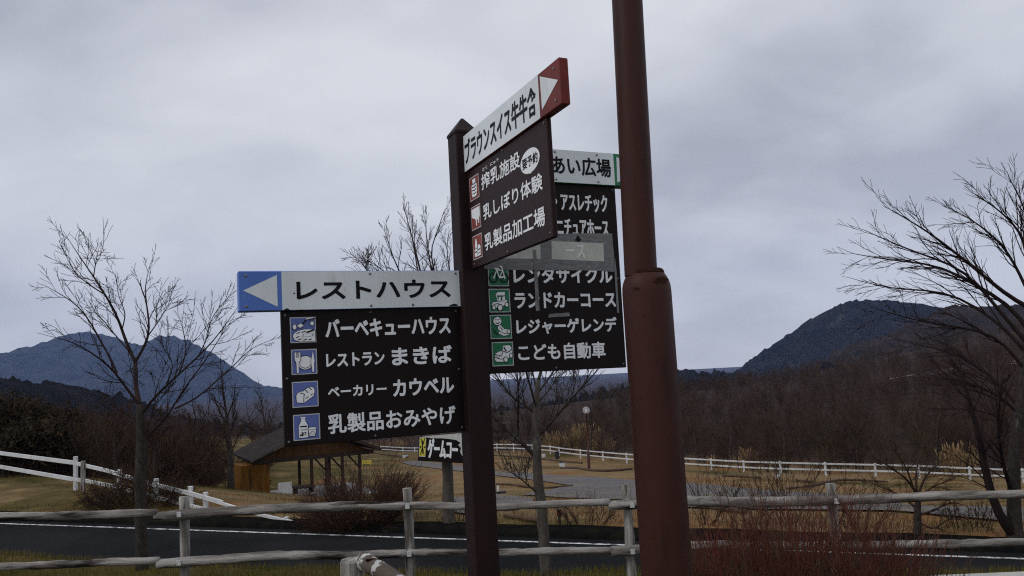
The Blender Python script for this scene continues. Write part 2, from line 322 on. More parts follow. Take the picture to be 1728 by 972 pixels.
def ground_material():
    m = bpy.data.materials.new('grassy_ground'); m.use_nodes = True; nt = m.node_tree; N = nt.nodes; L = nt.links
    b = N['Principled BSDF']; b.inputs['Roughness'].default_value = 0.95; b.inputs['Specular IOR Level'].default_value = 0.05
    tc = N.new('ShaderNodeTexCoord')
    def nz(sc, d=8, ro=.65):
        n = N.new('ShaderNodeTexNoise'); n.inputs['Scale'].default_value = sc; n.inputs['Detail'].default_value = d; n.inputs['Roughness'].default_value = ro
        L.new(tc.outputs['Object'], n.inputs['Vector']); return n.outputs[0]
    def ramp(f, a, ca, bb, cb):
        r = N.new('ShaderNodeValToRGB'); L.new(f, r.inputs[0]); e = r.color_ramp.elements
        e[0].position, e[1].position = a, bb; e[0].color, e[1].color = (*ca, 1), (*cb, 1); return r.outputs[0]
    def mix(f, a, c):
        x = N.new('ShaderNodeMixRGB')
        L.new(f, x.inputs[0]); L.new(a, x.inputs[1]); L.new(c, x.inputs[2]); return x.outputs[0]
    def mr(f, a, bb):
        x = N.new('ShaderNodeMapRange'); L.new(f, x.inputs[0]); x.inputs[1].default_value = a; x.inputs[2].default_value = bb; return x.outputs[0]
    dry = ramp(nz(1.3), .34, (0.128, 0.083, 0.040), .66, (0.220, 0.160, 0.080))
    rust = ramp(nz(3.0), .35, (0.135, 0.066, 0.029), .65, (0.22, 0.118, 0.050))
    green = ramp(nz(2.2), .35, (0.042, 0.037, 0.0095), .65, (0.085, 0.066, 0.018))
    soil = ramp(nz(6.0), .4, (0.045, 0.034, 0.026), .6, (0.085, 0.063, 0.046))
    c = mix(mr(nz(.16, 5), .47, .6), dry, rust); c = mix(mr(nz(.11, 6), .50, .62), c, green); c = mix(mr(nz(.9, 8, .75), .60, .70), c, soil)
    # woodland floor (dark leaf litter) beyond the far fence; greener turf on the near bank
    sep = N.new('ShaderNodeSeparateXYZ'); L.new(tc.outputs['Object'], sep.inputs[0])
    nearf = mr(sep.outputs[1], 13.0, 9.0); c = mix(nearf, c, green)
    lf_ = N.new('ShaderNodeMath'); lf_.operation = 'MULTIPLY'; L.new(mr(sep.outputs[0], -6.0, -12.0), lf_.inputs[0]); L.new(mr(nz(.35, 6), .38, .56), lf_.inputs[1]); c = mix(lf_.outputs[0], c, green)
    litter = ramp(nz(.25, 8), .35, (0.020, 0.013, 0.010), .65, (0.038, 0.024, 0.017))
    ad = N.new('ShaderNodeMath'); ad.operation = 'MULTIPLY_ADD'; L.new(sep.outputs[0], ad.inputs[0]); ad.inputs[1].default_value = 1.05; L.new(sep.outputs[1], ad.inputs[2])
    c = mix(mr(ad.outputs[0], 96, 112), c, litter)
    L.new(c, b.inputs['Base Color'])
    bp = N.new('ShaderNodeBump'); bp.inputs['Strength'].default_value = .8; bp.inputs['Distance'].default_value = .06; L.new(nz(9, 10, .75), bp.inputs['Height']); L.new(bp.outputs[0], b.inputs['Normal'])
    return m
M['ground'] = ground_material()
def build_ground():
    ys = list(np.arange(-10, 26, 0.2)); y = 26.0; st = .22
    while y < 300: ys.append(y); y += st; st *= 1.022
    while y < 9000: ys.append(y); y += st; st *= 1.25
    ys = np.array(ys); us = np.linspace(-1.55, 1.55, 300)
    XX = us[None, :] * (9 + np.abs(ys)[:, None] * 0.95); YY = np.repeat(ys[:, None], len(us), 1)
    struct(grid_mesh('ground', XX, YY, ground(XX, YY), M['ground']))
build_ground()

def strip(name, n0, n1, z, m, s0=-70, s1=45, k=180, nn=2):
    s = np.linspace(s0, s1, k); n = np.linspace(n0, n1, nn); S, Nn = np.meshgrid(s, n)
    X, Y = road_xy(S, Nn); return struct(grid_mesh(name, X, Y, np.full(X.shape, z), m))
strip('road', -ROADW, 0.42, ROADZ, M['asphalt'])
def line_material():
    m = mat('worn_white_road_paint', (0.70, 0.71, 0.71), (0.58, 0.59, 0.59), 3, .7); nt = m.node_tree; N = nt.nodes; L = nt.links; b = N['Principled BSDF']
    src = b.inputs['Base Color'].links[0].from_socket; tc = N.new('ShaderNodeTexCoord'); n = N.new('ShaderNodeTexNoise'); n.inputs['Scale'].default_value = 5; n.inputs['Detail'].default_value = 9; n.inputs['Roughness'].default_value = .8
    L.new(tc.outputs['Object'], n.inputs[0]); r = N.new('ShaderNodeMapRange'); r.inputs[1].default_value = .46; r.inputs[2].default_value = .57; L.new(n.outputs[0], r.inputs[0])
    x = N.new('ShaderNodeMixRGB'); L.new(r.outputs[0], x.inputs[0]); L.new(src, x.inputs[1]); x.inputs[2].default_value = (0.06, .06, .06, 1); L.new(x.outputs[0], b.inputs['Base Color']); return m
strip('road_line', -0.045, 0.05, ROADZ + 0.005, line_material())
def build_kerb():                                            # a rounded asphalt kerb along the far side
    prof = [(0.40, -0.06), (0.41, 0.04), (0.45, 0.11), (0.53, 0.15), (0.66, 0.155), (0.80, 0.135), (1.12, 0.118), (1.25, -0.06)]
    s = np.linspace(-70, 45, 400); S = np.repeat(s[None], len(prof), 0); Nn = np.repeat(np.array([p[0] for p in prof])[:, None], len(s), 1)
    X, Y = road_xy(S, Nn); Z = ROADZ + np.repeat(np.array([p[1] for p in prof])[:, None], len(s), 1) + 0.012 * np.sin(S * 2.1) * (Nn > .42)
    struct(grid_mesh('kerb', X, Y, Z, M['berm']))
build_kerb()

def patch(name, poly, m, lift, step=(9, 3)):                # a sheet on the ground inside an outline read off the photo, laid on the terrain
    W = np.array([hit(*p)[:2] for p in poly]); tri = tessellate_polygon([[Vector((*p, 0)) for p in W]])
    mb = MB()
    import itertools
    def sub(a, b, c, d):
        L = max(np.linalg.norm(a - b), np.linalg.norm(b - c), np.linalg.norm(c - a))
        if d == 0 or L < 0.9 + 0.012 * a[1]:
            mb.add([(p[0], p[1], 0) for p in (a, b, c)], [(0, 1, 2)]); return
        ab, bc, ca = (a + b) / 2, (b + c) / 2, (c + a) / 2
        for t in ((a, ab, ca), (ab, b, bc), (ca, bc, c), (ab, bc, ca)): sub(*t, d - 1)
    for t in tri: sub(*[W[i] for i in t], 6)
    V = np.array(mb.v); V[:, 2] = ground(V[:, 0], V[:, 1]) + lift; mb.v = [tuple(v) for v in V]
    P = V[list(mb.f[0])]
    if np.cross(P[1] - P[0], P[2] - P[0])[2] < 0: mb.f = [f[::-1] for f in mb.f]
    return struct(mb.build(name, m))
patch('gravel_path', [(676, 780), (704, 778.5), (780, 786), (850, 797), (930, 803), (1000, 806), (1080, 812), (1160, 816), (1300, 829), (1450, 838), (1728, 860), (1728, 886), (1500, 864),
                      (1300, 862), (1150, 858), (1060, 846), (960, 842), (880, 836), (936, 826), (960, 820), (930, 815), (860, 806), (780, 796), (720, 789), (690, 785)], M['gravel'], 0.045)
patch('gravel_lane', [(730, 849), (760, 842), (840, 836), (900, 842), (900, 852), (840, 862), (800, 872), (770, 868), (742, 860)], M['gravel'], 0.05)

# ------------------------------------------------------------------ far hills
def ridge(name, prof, D, depth, base, m, jit, cols=260, seed=1, back=None):
    R = np.random.default_rng(seed); px = np.linspace(prof[0][0], prof[-1][0], cols); py = np.interp(px, [p[0] for p in prof], [p[1] for p in prof])
    # soften the kinks of the hand-read outline, then roughen with tree crowns
    k = np.ones(5) / 5; py = np.convolve(np.pad(py, 2, 'edge'), k, 'valid')
    crest = np.array([at(a, b, D) for a, b in zip(px, py)])
    t = np.concatenate([np.linspace(-1, 0, 26), np.linspace(0, 1, 14)[1:]])
    low = R.normal(size=(12, 14))
    XX = np.zeros((len(t), cols)); YY = XX.copy(); ZZ = XX.copy()
    for i, a in enumerate(t):
        w = (1 - abs(a) ** 1.25)
        g = np.interp(np.linspace(0, 13, cols), np.arange(14), low[min(11, int((a + 1) * 5.5))]) * (1 - w) * w * 1.6
        XX[i] = crest[:, 0] * (1 + 0.0 * a); YY[i] = D + a * depth
        ZZ[i] = base + (crest[:, 2] - base) * np.clip(w + 0.18 * g, 0, 1) + R.normal(size=cols) * jit * (0.9 if a == 0 else 1.5)
    return struct(grid_mesh(name, XX, YY, ZZ, m))
M['mountain'] = mat('distant_forested_mountain', (0.003, 0.005, 0.006), (0.034, 0.036, 0.036), 0.013, 1, spec=0, detail=9, c3=(0.038, 0.036, 0.035), s3=.005, t3=(.52, .7))
M['hill'] = mat('forested_hill', (0.004, 0.0045, 0.0055), (0.018, 0.015, 0.014), 0.03, 1, spec=0, detail=10, c3=(0.042, 0.038, 0.034), s3=.016, t3=(.60, .74))
ridge('mountain_far', [(-500, 655), (-300, 640), (-120, 636), (0, 617), (50, 592), (100, 570), (130, 562), (150, 561), (185, 566), (212, 577), (238, 583), (256, 580), (270, 571), (284, 566), (298, 570), (320, 579), (355, 598), (385, 620), (402, 640), (430, 652), (475, 656),
                         (560, 656), (700, 660), (840, 664), (890, 662), (960, 668), (1100, 668), (1250, 670)], 3800, 1250, -160, M['mountain'], 3.6, 420, 3)
ridge('mountain', [(1080, 690), (1180, 660), (1235, 634), (1262, 621), (1300, 590), (1340, 561), (1380, 532), (1405, 519), (1425, 511), (1450, 507), (1500, 510), (1540, 517), (1600, 526), (1660, 538), (1728, 552), (1850, 570), (2100, 600), (2500, 640)], 1300, 560, -90, M['hill'], 1.6, 420, 5)
ridge('hill', [(1000, 668), (1090, 652), (1130, 634), (1158, 623), (1180, 631), (1215, 629), (1260, 634), (1330, 640), (1400, 650)], 800, 180, -60, M['hill'], 1.5, 200, 6)
ridge('hill', [(-400, 640), (-100, 640), (0, 646), (60, 648), (120, 655), (190, 668), (240, 690), (320, 712), (420, 726), (560, 735), (700, 745)], 420, 150, -55, M['hill'], 1.6, 240, 7)
ridge('hill', [(560, 712), (700, 700), (800, 690), (860, 690), (930, 680), (980, 668), (1040, 658), (1120, 650), (1260, 640), (1400, 640)], 420, 140, -60, M['hill'], 1.3, 200, 8)

M['hillbrown'] = mat('bare_wooded_hill', (0.020, 0.0145, 0.0125), (0.042, 0.029, 0.023), 0.05, 1, spec=0, detail=10, c3=(0.014, 0.014, 0.010), s3=.02, t3=(.52, .66))
ridge('hill', [(1400, 610), (1470, 580), (1530, 552), (1575, 530), (1610, 520), (1660, 517), (1728, 519), (1850, 510), (2100, 530), (2400, 580)], 640, 190, -40, M['hillbrown'], 1.5, 260, 9)
# ------------------------------------------------------------------ haze
hz = bpy.data.meshes.new('haze'); _b = MB(); _b.box((0, 2450, 180), (4600, 0, 0), (0, 2700, 0), (0, 0, 420))
haze = _b.build('haze', bpy.data.materials.new('valley_haze')); struct(haze, 'stuff')
def haze_material():
    m = haze.data.materials[0]; m.use_nodes = True; N = m.node_tree.nodes; L = m.node_tree.links; N.clear()
    o = N.new('ShaderNodeOutputMaterial'); v = N.new('ShaderNodeVolumePrincipled'); v.inputs['Color'].default_value = (0.38, 0.55, 1.0, 1); v.inputs['Density'].default_value = 0.000082
    L.new(v.outputs[0], o.inputs['Volume'])
haze_material()
# ------------------------------------------------------------------ the signpost
PSI = math.radians(24.0183); SA = np.array([math.cos(PSI), math.sin(PSI), 0]); SB = np.array([math.sin(PSI), -math.cos(PSI), 0])
SC = np.array([-0.2049, 3.972, 0.0]); UP = np.array([0.0, 0, 1])
HW = 0.06
signpost = thing('signpost', 'square brown direction signpost carrying one blue, one red and one green tipped arrow board', 'signpost', SC)
_p = MB()
def ring(h, z): return [SC + SA * a * h + SB * b * h + UP * z for a, b in ((-1, 1), (1, 1), (1, -1), (-1, -1))]
def loft(mb, rings, mi=0):
    vs = [p for r in rings for p in r]; fs = []
    for i in range(len(rings) - 1):
        for j in range(4): k = (j + 1) % 4; fs.append((i * 4 + j, i * 4 + k, i * 4 + 4 + k, i * 4 + 4 + j))
    fs.append((3, 2, 1, 0)); fs.append(tuple(len(vs) - 4 + j for j in range(4))); mb.add(vs, fs, mi)
def ring8(h, z, c=0.006):                                    # square section with small chamfers
    k = h - c; o = [(-k, h), (k, h), (h, k), (h, -k), (k, -h), (-k, -h), (-h, -k), (-h, k)]
    return [SC + SA * a + SB * b + UP * z for a, b in o]
def loft8(mb, rings):
    vs = [p for r in rings for p in r]; fs = []
    for i in range(len(rings) - 1):
        for j in range(8): k = (j + 1) % 8; fs.append((i * 8 + j, i * 8 + k, i * 8 + 8 + k, i * 8 + 8 + j))
    fs.append(tuple(reversed(range(8)))); fs.append(tuple(len(vs) - 8 + j for j in range(8))); mb.add(vs, fs)
loft8(_p, [ring8(HW, z) for z in (-0.4, 0.8, 1.6, 2.3, 2.795)]); _p.build('post', M['post'], signpost)
_p = MB(); loft8(_p, [ring8(HW + .004, 2.796), ring8(HW + .004, 2.808), ring8(.006, 2.886, .002)]); _p.build('post_cap', M['post'], signpost)

class Board:                                                  # a vertical board: origin, right, up and outward axes; u, v in metres
    def __init__(s, o, ex, tilt, n):
        ex = np.array(ex, float); s.o = np.array(o, float); s.n = np.array(n, float)
        s.ex = ex * math.cos(tilt) + UP * math.sin(tilt); s.ez = UP * math.cos(tilt) - ex * math.sin(tilt)
    def P(s, u, v, w=0.0): return s.o + s.ex * u + s.ez * v + s.n * w
    def uv(s, x, y, w=0.0):
        d = pxray(x, y); t = np.dot(s.o + s.n * w - EYE, s.n) / np.dot(d, s.n); q = EYE + d * t - s.o
        return np.array([np.dot(q, s.ex), np.dot(q, s.ez)])
    def slab(s, mb, u0, u1, v0, v1, w0, w1, mi=0, bev=0.003):
        mb.bevbox(s.P((u0 + u1) / 2, (v0 + v1) / 2, (w0 + w1) / 2), s.ex * (u1 - u0) / 2, s.ez * (v1 - v0) / 2, s.n * (w1 - w0) / 2, bev, mi)
    def poly(s, mb, pts, w, mi=0):                            # a flat film cut to an outline
        tri = tessellate_polygon([[Vector((p[0], p[1], 0)) for p in pts]])
        vs = [s.P(p[0], p[1], w) for p in pts]; fs = []
        for t in tri:
            a, b, c = (np.array(pts[i][:2]) for i in t)
            fs.append(tuple(t) if (b[0] - a[0]) * (c[1] - a[1]) - (b[1] - a[1]) * (c[0] - a[0]) > 0 else tuple(reversed(t)))
        # outward face: ex x ez must point along n, else flip
        if np.dot(np.cross(s.ex, s.ez), s.n) < 0: fs = [f[::-1] for f in fs]
        mb.add(vs, fs, mi)

_glyph = {}
def glyphs(txt):                                              # text outline filled as a mesh, normalised later
    if txt not in _glyph:
        cu = bpy.data.curves.new('lettering_curve', 'FONT'); cu.body = txt; cu.size = 1; cu.resolution_u = 3; cu.offset = 0.002
        o = bpy.data.objects.new('lettering_curve', cu); COL.objects.link(o); bpy.context.view_layer.update()
        me = bpy.data.meshes.new_from_object(o.evaluated_get(bpy.context.evaluated_depsgraph_get()))
        V = np.array([v.co[:2] for v in me.vertices]); F = [tuple(p.vertices) for p in me.polygons]
        bpy.data.objects.remove(o); bpy.data.curves.remove(cu); bpy.data.meshes.remove(me); _glyph[txt] = (V, F)
    return _glyph[txt]
def write(mb, bd, txt, bl, tr, w, bold=0.03, mi=0, px=True, n=11):
    V, F = glyphs(txt); lo, hi = V.min(0), V.max(0); V = (V - lo) / (hi - lo)
    a, b = (bd.uv(*bl, w), bd.uv(*tr, w)) if px else (np.array(bl), np.array(tr))
    em = (b[1] - a[1]); r = bold * em; V = (a + r) + V * (b - a - 2 * r)
    flip = np.dot(np.cross(bd.ex, bd.ez), bd.n) < 0
    A, Bc, Cc = V[[f[0] for f in F]], V[[f[1] for f in F]], V[[f[2] for f in F]]
    ccw = ((Bc - A)[:, 0] * (Cc - A)[:, 1] - (Bc - A)[:, 1] * (Cc - A)[:, 0]) > 0
    F2 = [f if (c != flip) else f[::-1] for f, c in zip(F, ccw)]
    for k in range(n):                                        # the strokes are thickened round, as in rounded sign gothic
        t = 2 * math.pi * k / (n - 1); off = np.array([math.cos(t), math.sin(t)]) * (r if k < n - 1 else 0)
        mb.add([bd.P(p[0] + off[0], p[1] + off[1], w + k * 0.00006) for p in V], F2, mi)

def circ(cx, cy, rx, ry=None, n=18, a0=0, a1=360):
    ry = ry or rx
    if a1 - a0 >= 360: return [(cx + rx * math.cos(t), cy + ry * math.sin(t)) for t in np.linspace(0, 2 * math.pi, n, endpoint=False)]
    return [(cx + rx * math.cos(t), cy + ry * math.sin(t)) for t in np.radians(np.linspace(a0, a1, n))]
class Icon:                                                   # unit-square pictogram: field, thin rim, drawn shapes in layers
    def __init__(s, bd, bl, tr, w, m_field):
        s.bd = bd; s.a = bd.uv(*bl, w); s.b = bd.uv(*tr, w); s.w = w; s.k = 0; s.mb = MB(); s.m = [M['rim'], m_field, M['letterwhite'], M['letterblack']]
        s.shape([(0, 0), (1, 0), (1, 1), (0, 1)], 0); s.shape([(.035, .035), (.965, .035), (.965, .965), (.035, .965)], 1)
    def shape(s, pts, mi):
        s.k += 1; s.bd.poly(s.mb, [tuple(s.a + np.array(p) * (s.b - s.a)) for p in pts], s.w + s.k * 0.00025, mi)
    def out(s, pts, wd=.03, fill=2):                          # white shape with a black outline
        P = np.array(pts); c = P.mean(0); d = P - c; L = np.linalg.norm(d, axis=1, keepdims=True) + 1e-6
        s.shape([tuple(q) for q in c + d * (1 + wd / L)], 3); s.shape(pts, fill)
    def line(s, pts, wd=.03, mi=3):
        P = [np.array(p, float) for p in pts]
        for a, b in zip(P[:-1], P[1:]):
            d = (b - a) / (np.linalg.norm(b - a) + 1e-9); n = np.array([-d[1], d[0]]) * wd / 2; e = d * wd * .35
            s.shape([tuple(a - e + n), tuple(a - e - n), tuple(b + e - n), tuple(b + e + n)], mi)
    def done(s, parent, label=None):
        o = s.mb.build('pictogram', s.m, parent)
        if label: o['label'] = label
        return o
def bolts(bd, parent, pts, w, r=.006):
    mb = MB()
    for p in pts:
        q = bd.P(p[0], p[1], w); mb.lathe(q, bd.n, [(-.001, r), (.002, r), (.0035, r * .6), (.0038, 0.0005)], 10)
    for p in pts[:0]: pass
    return mb
def add_bolts(bd, parent, pts, w, r=.006):
    for p in pts:
        mb = MB(); mb.lathe(bd.P(p[0], p[1], w), bd.n, [(-.001, r), (.002, r), (.0035, r * .6), (.0038, 0.0005)], 10); mb.build('bolt', M['bolt'], parent)

# --- blue board, pointing left
B1 = Board(SC + UP * 2.1189, SA, 0.0061, SB); HA, HP = 0.1762, 0.5952
mb = MB(); B1.slab(mb, -0.9023, -0.0601, -HA - HP, -HA - .001, -0.03, 0.0); pan1 = mb.build('list_panel', M['signdark'], signpost); pan1['label'] = 'dark list panel with four blue pictograms'
mb = MB(); B1.slab(mb, -1.0803, -0.0604, -HA, 0, -0.05, 0.0195)
arr1 = mb.build('arrow_board', M['signblue'], signpost); arr1['label'] = 'white arrow board with blue tip pointing left'
wf = B1.uv(475.6, 490, .0205)[0]
mb = MB(); B1.poly(mb, [(wf, -HA + .002), (-0.0615, -HA + .002), (-0.0615, -.002), (wf, -.002)], 0.0203)
mb.build('white_face', M['signwhite'], arr1)
mb = MB(); B1.poly(mb, [tuple(B1.uv(*p, .0205)) for p in ((410.3, 490.2), (468.7, 517.6), (467.3, 463.9))], 0.0205); mb.build('arrow_mark', M['signwhite'], arr1)
mb = MB(); write(mb, B1, 'レストハウス', (500.5, 506.3), (759.5, 471.2), 0.0210, .036); mb.build('lettering', M['letterblack'], arr1)
mb = MB()
for t, bl, tr in (('バーベキューハウス', (549.3, 570.9), (759.5, 533)), ('レストラン', (550.7, 620.2), (648.5, 592.3)), ('まきば', (661.7, 617.2), (762, 582)),
                  ('ベーカリー', (553.5, 671.6), (652, 646.6)), ('カウベル', (663.6, 669.9), (765.5, 634.4)), ('乳製品おみやげ', (554, 733), (768.2, 683.4))):
    mb = MB(); write(mb, B1, t, bl, tr, 0.0012, .034 if '乳' not in t else .022); mb.build('lettering', M['letterwhite'], pan1)
add_bolts(B1, arr1, [(-1.05, -.02), (-1.05, -.155), (-.5, -.015), (-.5, -.163), (-.08, -.015), (-.3, -.163)], .0203)
add_bolts(B1, pan1, [(-.885, -HA - .02), (-.885, -HA - .3), (-.885, -HA - HP + .02), (-.5, -HA - .015), (-.5, -HA - HP + .015), (-.08, -HA - .02), (-.08, -HA - .3), (-.08, -HA - HP + .02)], .0002, .005)
for pts in (((476.5, 524.5), (489, 524.2), (488, 521.6), (484, 520.2), (481, 521.5)), ((757, 516.8), (773, 516.2), (772, 513.6), (766, 512.4), (760, 514.5)), ((497, 524), (516, 523.6), (512, 522.2), (503, 522.4)), ((495.5, 497), (498, 496), (497.6, 493.6), (495.2, 494))):
    mb = MB(); B1.poly(mb, [tuple(B1.uv(*p, .0206)) for p in pts], .0206); mb.build('paint_chip', M['letterblack'], arr1)
# barbecue grill
ic = Icon(B1, (490.2, 579.0), (532.4, 534.6), .0006, M['iconblue'])
ic.out(circ(.62, .27, .52, .27, 26)[:14] + [(.1, .24)] if False else [(.1, .25)] + circ(.66, .25, .56, .27, 14, 165, 60) [::1] + [(.96, .5), (.96, .04), (.35, .05), (.16, .12)], .025)
for a, b in (((.25, .36), (.36, .40)), ((.45, .40), (.58, .44)), ((.22, .2), (.34, .25)), ((.3, .12), (.42, .15)), ((.5, .1), (.62, .13)), ((.7, .1), (.82, .13))): ic.line((a, b), .035)
ic.out([(.48, .22), (.84, .26), (.88, .36), (.52, .32)], .025); ic.line([(.64, .40), (.9, .48)], .06)
ic.out(circ(.17, .62, .07, .1, 10), .025); ic.out([(.26, .66), (.42, .76), (.52, .66), (.38, .58)], .025); ic.out(circ(.85, .74, .07, .08, 10), .025); ic.line([(.48, .72), (.62, .9), (.95, .94)], .05); ic.line([(.62, .92), (.88, .96)], .035, 2)
ic.done(pan1)
# fork, plate, knife
ic = Icon(B1, (492.2, 632.8), (534.2, 588.4), .0006, M['iconblue'])
ic.out(circ(.54, .46, .29, .27, 24), .03); ic.line(circ(.54, .44, .22, .19, 12, 200, 340), .02)
ic.out([(.2, .06), (.27, .06), (.28, .48), (.35, .58), (.35, .88), (.13, .88), (.13, .58), (.19, .48)], .025)
for x in (.2, .245, .29): ic.line([(x, .9), (x, .68)], .018)
ic.out([(.8, .08), (.86, .08), (.88, .45), (.9, .5), (.84, .92), (.76, .5)], .025); ic.done(pan1)
# bread loaf
ic = Icon(B1, (493.8, 688.4), (536.3, 642.4), .0006, M['iconblue'])
ic.out([(.17, .2), (.42, .16), (.82, .42), (.86, .6), (.84, .72), (.74, .78), (.6, .74), (.5, .68), (.42, .62), (.3, .6), (.2, .55), (.15, .45)], .03)
ic.line([(.43, .18), (.44, .42), (.47, .48), (.4, .54), (.3, .56)], .028); ic.line([(.5, .67), (.6, .56)], .028); ic.line([(.66, .75), (.74, .66)], .028); ic.line([(.5, .34), (.62, .4)], .025); ic.line([(.7, .46), (.8, .5)], .025); ic.done(pan1)
# milk bottle and cup
ic = Icon(B1, (495.6, 744.2), (539.2, 697.2), .0006, M['iconblue'])
ic.out([(.2, .1), (.54, .1), (.55, .55), (.45, .76), (.45, .84), (.3, .84), (.3, .76), (.2, .55)], .03); ic.out([(.28, .84), (.47, .84), (.47, .9), (.28, .9)], .025)
ic.line([(.27, .53), (.5, .53)], .05); ic.line([(.28, .4), (.48, .4)], .02); ic.line([(.25, .2), (.34, .2), (.34, .26)], .06); ic.line([(.3, .3), (.48, .3)], .02); ic.line([(.42, .2), (.46, .28)], .03)
ic.out([(.6, .14), (.8, .14), (.84, .4), (.56, .4)], .028); ic.out(circ(.7, .43, .16, .045, 14), .025); ic.line(circ(.7, .26, .08, .05, 12), .015); ic.done(pan1)

# --- red tipped board, pointing right and towards the camera
SN = -0.0018; B2 = Board(SC + SA * SN + UP * 2.7763, SB, 0.0025, -SA); HA, HP = 0.1817, 0.4773
mb = MB(); B2.slab(mb, 0.0602, 0.9397, -HA - HP, -HA - .001, -0.014, 0.008); pan2 = mb.build('list_panel', M['signlit'], signpost); pan2['label'] = 'brown list panel with three red pictograms'
mb = MB(); B2.slab(mb, 0.0602, 1.0944, -HA, 0, -0.02, 0.0195); arr2 = mb.build('arrow_board', M['signred'], signpost); arr2['label'] = 'white arrow board with red tip pointing right'
# thin covers where the boards lap over the post face
u0 = 0.0615; wf = B2.uv(909.4, 160, .0203)[0]
mb = MB(); B2.poly(mb, [(u0, -HA + .002), (wf, -HA + .002), (wf, -.002), (u0, -.002)], 0.0203); mb.build('white_face', M['signwhite'], arr2)
mb = MB(); B2.poly(mb, [tuple(B2.uv(*p, .0205)) for p in ((910.6, 128.9), (941.5, 134.7), (914.7, 185.5))], .0205); mb.build('arrow_mark', M['signwhite'], arr2)
mb = MB(); a = B2.uv(784.5, 274, .021); b = B2.uv(903.5, 152, .021); write(mb, B2, 'ブラウンスイス牛牛舎', (max(a[0], u0 + .015), -.153), (b[0], -.03), .021, .026, px=False); mb.build('lettering', M['letterblack'], arr2)
W2 = .0092
mb = MB()
for t, bl, tr, bo in (('搾乳施設', (813, 322), (876.3, 252.5), .02), ('乳しぼり体験', (816, 372.6), (914.4, 289.2), .022), ('乳製品加工場', (818.7, 424), (918.6, 346.2), .02), ('さく', (814.2, 289.8), (822, 278.6), .03), ('にゅう', (827.6, 280.8), (841, 265.8), .03)):
    mb = MB(); write(mb, B2, t, bl, tr, W2, bo); mb.build('lettering', M['letterwhite'], pan2)
c = B2.uv(894, 271.3, W2); e = abs(B2.uv(911, 271, W2)[0] - c[0]); ev = .050
mb = MB(); bal = circ(c[0], c[1], e, ev, 32); tl = B2.uv(895.5, 293, W2)
B2.poly(mb, bal, W2, 0); B2.poly(mb, [(c[0] - .022, c[1] - ev * .9), (tl[0], tl[1]), (c[0] + .02, c[1] - ev * .93)], W2 + .0002, 0)
write(mb, B2, '要予約', (c[0] - e * .80, c[1] - ev * .46), (c[0] + e * .80, c[1] + ev * .46), W2 + .0006, .022, 1, px=False)
mb.build('balloon_mark', [M['letterwhite'], M['letterblack']], pan2)
for bl, tr, kind in (((793.8, 341), (807.2, 291.8), 0), ((796.7, 390.2), (810, 342.4), 1), ((799.4, 439.5), (812.5, 392.2), 2)):
    ic = Icon(B2, bl, tr, .0086, M['iconred'])
    if kind == 0:                                             # milk churn
        ic.out([(.28, .12), (.7, .12), (.78, .3), (.78, .6), (.66, .74), (.66, .88), (.34, .88), (.34, .74), (.22, .6), (.22, .3)], .03)
        for y in (.28, .42, .56, .7): ic.line([(.3, y), (.5, y - .04), (.7, y)], .035)
    elif kind == 1:                                           # udder seen from the side
        ic.out([(.06, .9), (.94, .9), (.94, .5), (.86, .42), (.82, .2), (.74, .2), (.7, .4), (.6, .36), (.58, .14), (.5, .14), (.46, .42), (.06, .56)], .025)
    else:                                                     # bottle and carton
        ic.out([(.26, .45), (.4, .45), (.5, .56), (.44, .8), (.4, .86), (.34, .86), (.3, .8), (.24, .56)], .03); ic.out([(.2, .1), (.5, .1), (.5, .42), (.2, .42)], .03); ic.out([(.55, .1), (.85, .1), (.85, .5), (.7, .58), (.55, .5)], .03)
        ic.line([(.26, .3), (.44, .3)], .05); ic.line([(.6, .36), (.8, .36)], .05); ic.line([(.6, .2), (.8, .24)], .03)
    ic.done(pan2)
add_bolts(B2, arr2, [(1.05, -.03), (1.05, -.155)], .0197); add_bolts(B2, pan2, [(.92, -HA - .02), (.92, -HA - HP + .02), (.5, -HA - HP + .015), (.1, -HA - HP + .02), (.5, -HA - .012)], .0082, .005)

# --- green board, pointing right behind the red one
B3 = Board(SC + UP * 2.7598, SA, -0.0041, SB); HA, HP = 0.1769, 0.9709
mb = MB(); B3.slab(mb, 0.0601, 0.8634, -HA - HP, -HA - .001, -0.03, 0.0); pan3 = mb.build('list_panel', M['signdark'], signpost); pan3['label'] = 'tall dark list panel with green pictograms and a taped paper strip'
mb = MB(); B3.slab(mb, 0.0604, 1.045, -HA, 0, -0.05, 0.0195); arr3 = mb.build('arrow_board', M['signgreen'], signpost); arr3['label'] = 'white arrow board with green tip pointing right'
wf = B3.uv(1036.6, 290, .0203)[0]
mb = MB(); B3.poly(mb, [(.0615, -HA + .002), (wf, -HA + .002), (wf, -.002), (.0615, -.002)], .0203); mb.build('white_face', M['signwhite'], arr3)
q = B3.uv(1040.2, 264.5, .0205); q2 = B3.uv(1041.5, 308, .0205)
mb = MB(); B3.poly(mb, [tuple(q), tuple(q2), (1.03, (q[1] + q2[1]) / 2)], .0205); mb.build('arrow_mark', M['signwhite'], arr3)
a = B3.uv(928.3, 293.4, .021); b = B3.uv(1030, 268.6, .021); sp = (b[0] - a[0]) / 4.0
mb = MB(); write(mb, B3, 'ふれあい広場', (b[0] - sp * 6, a[1]), (b[0], b[1]), .021, .024); mb.v = []; mb.f = []; mb.m = []
write(mb, B3, 'ふれあい広場', (b[0] - sp * 5.93, a[1]), (b[0], max(b[1], a[1] + .09)), .021, .024, px=False); mb.build('lettering', M['letterblack'], arr3)
mb = MB()
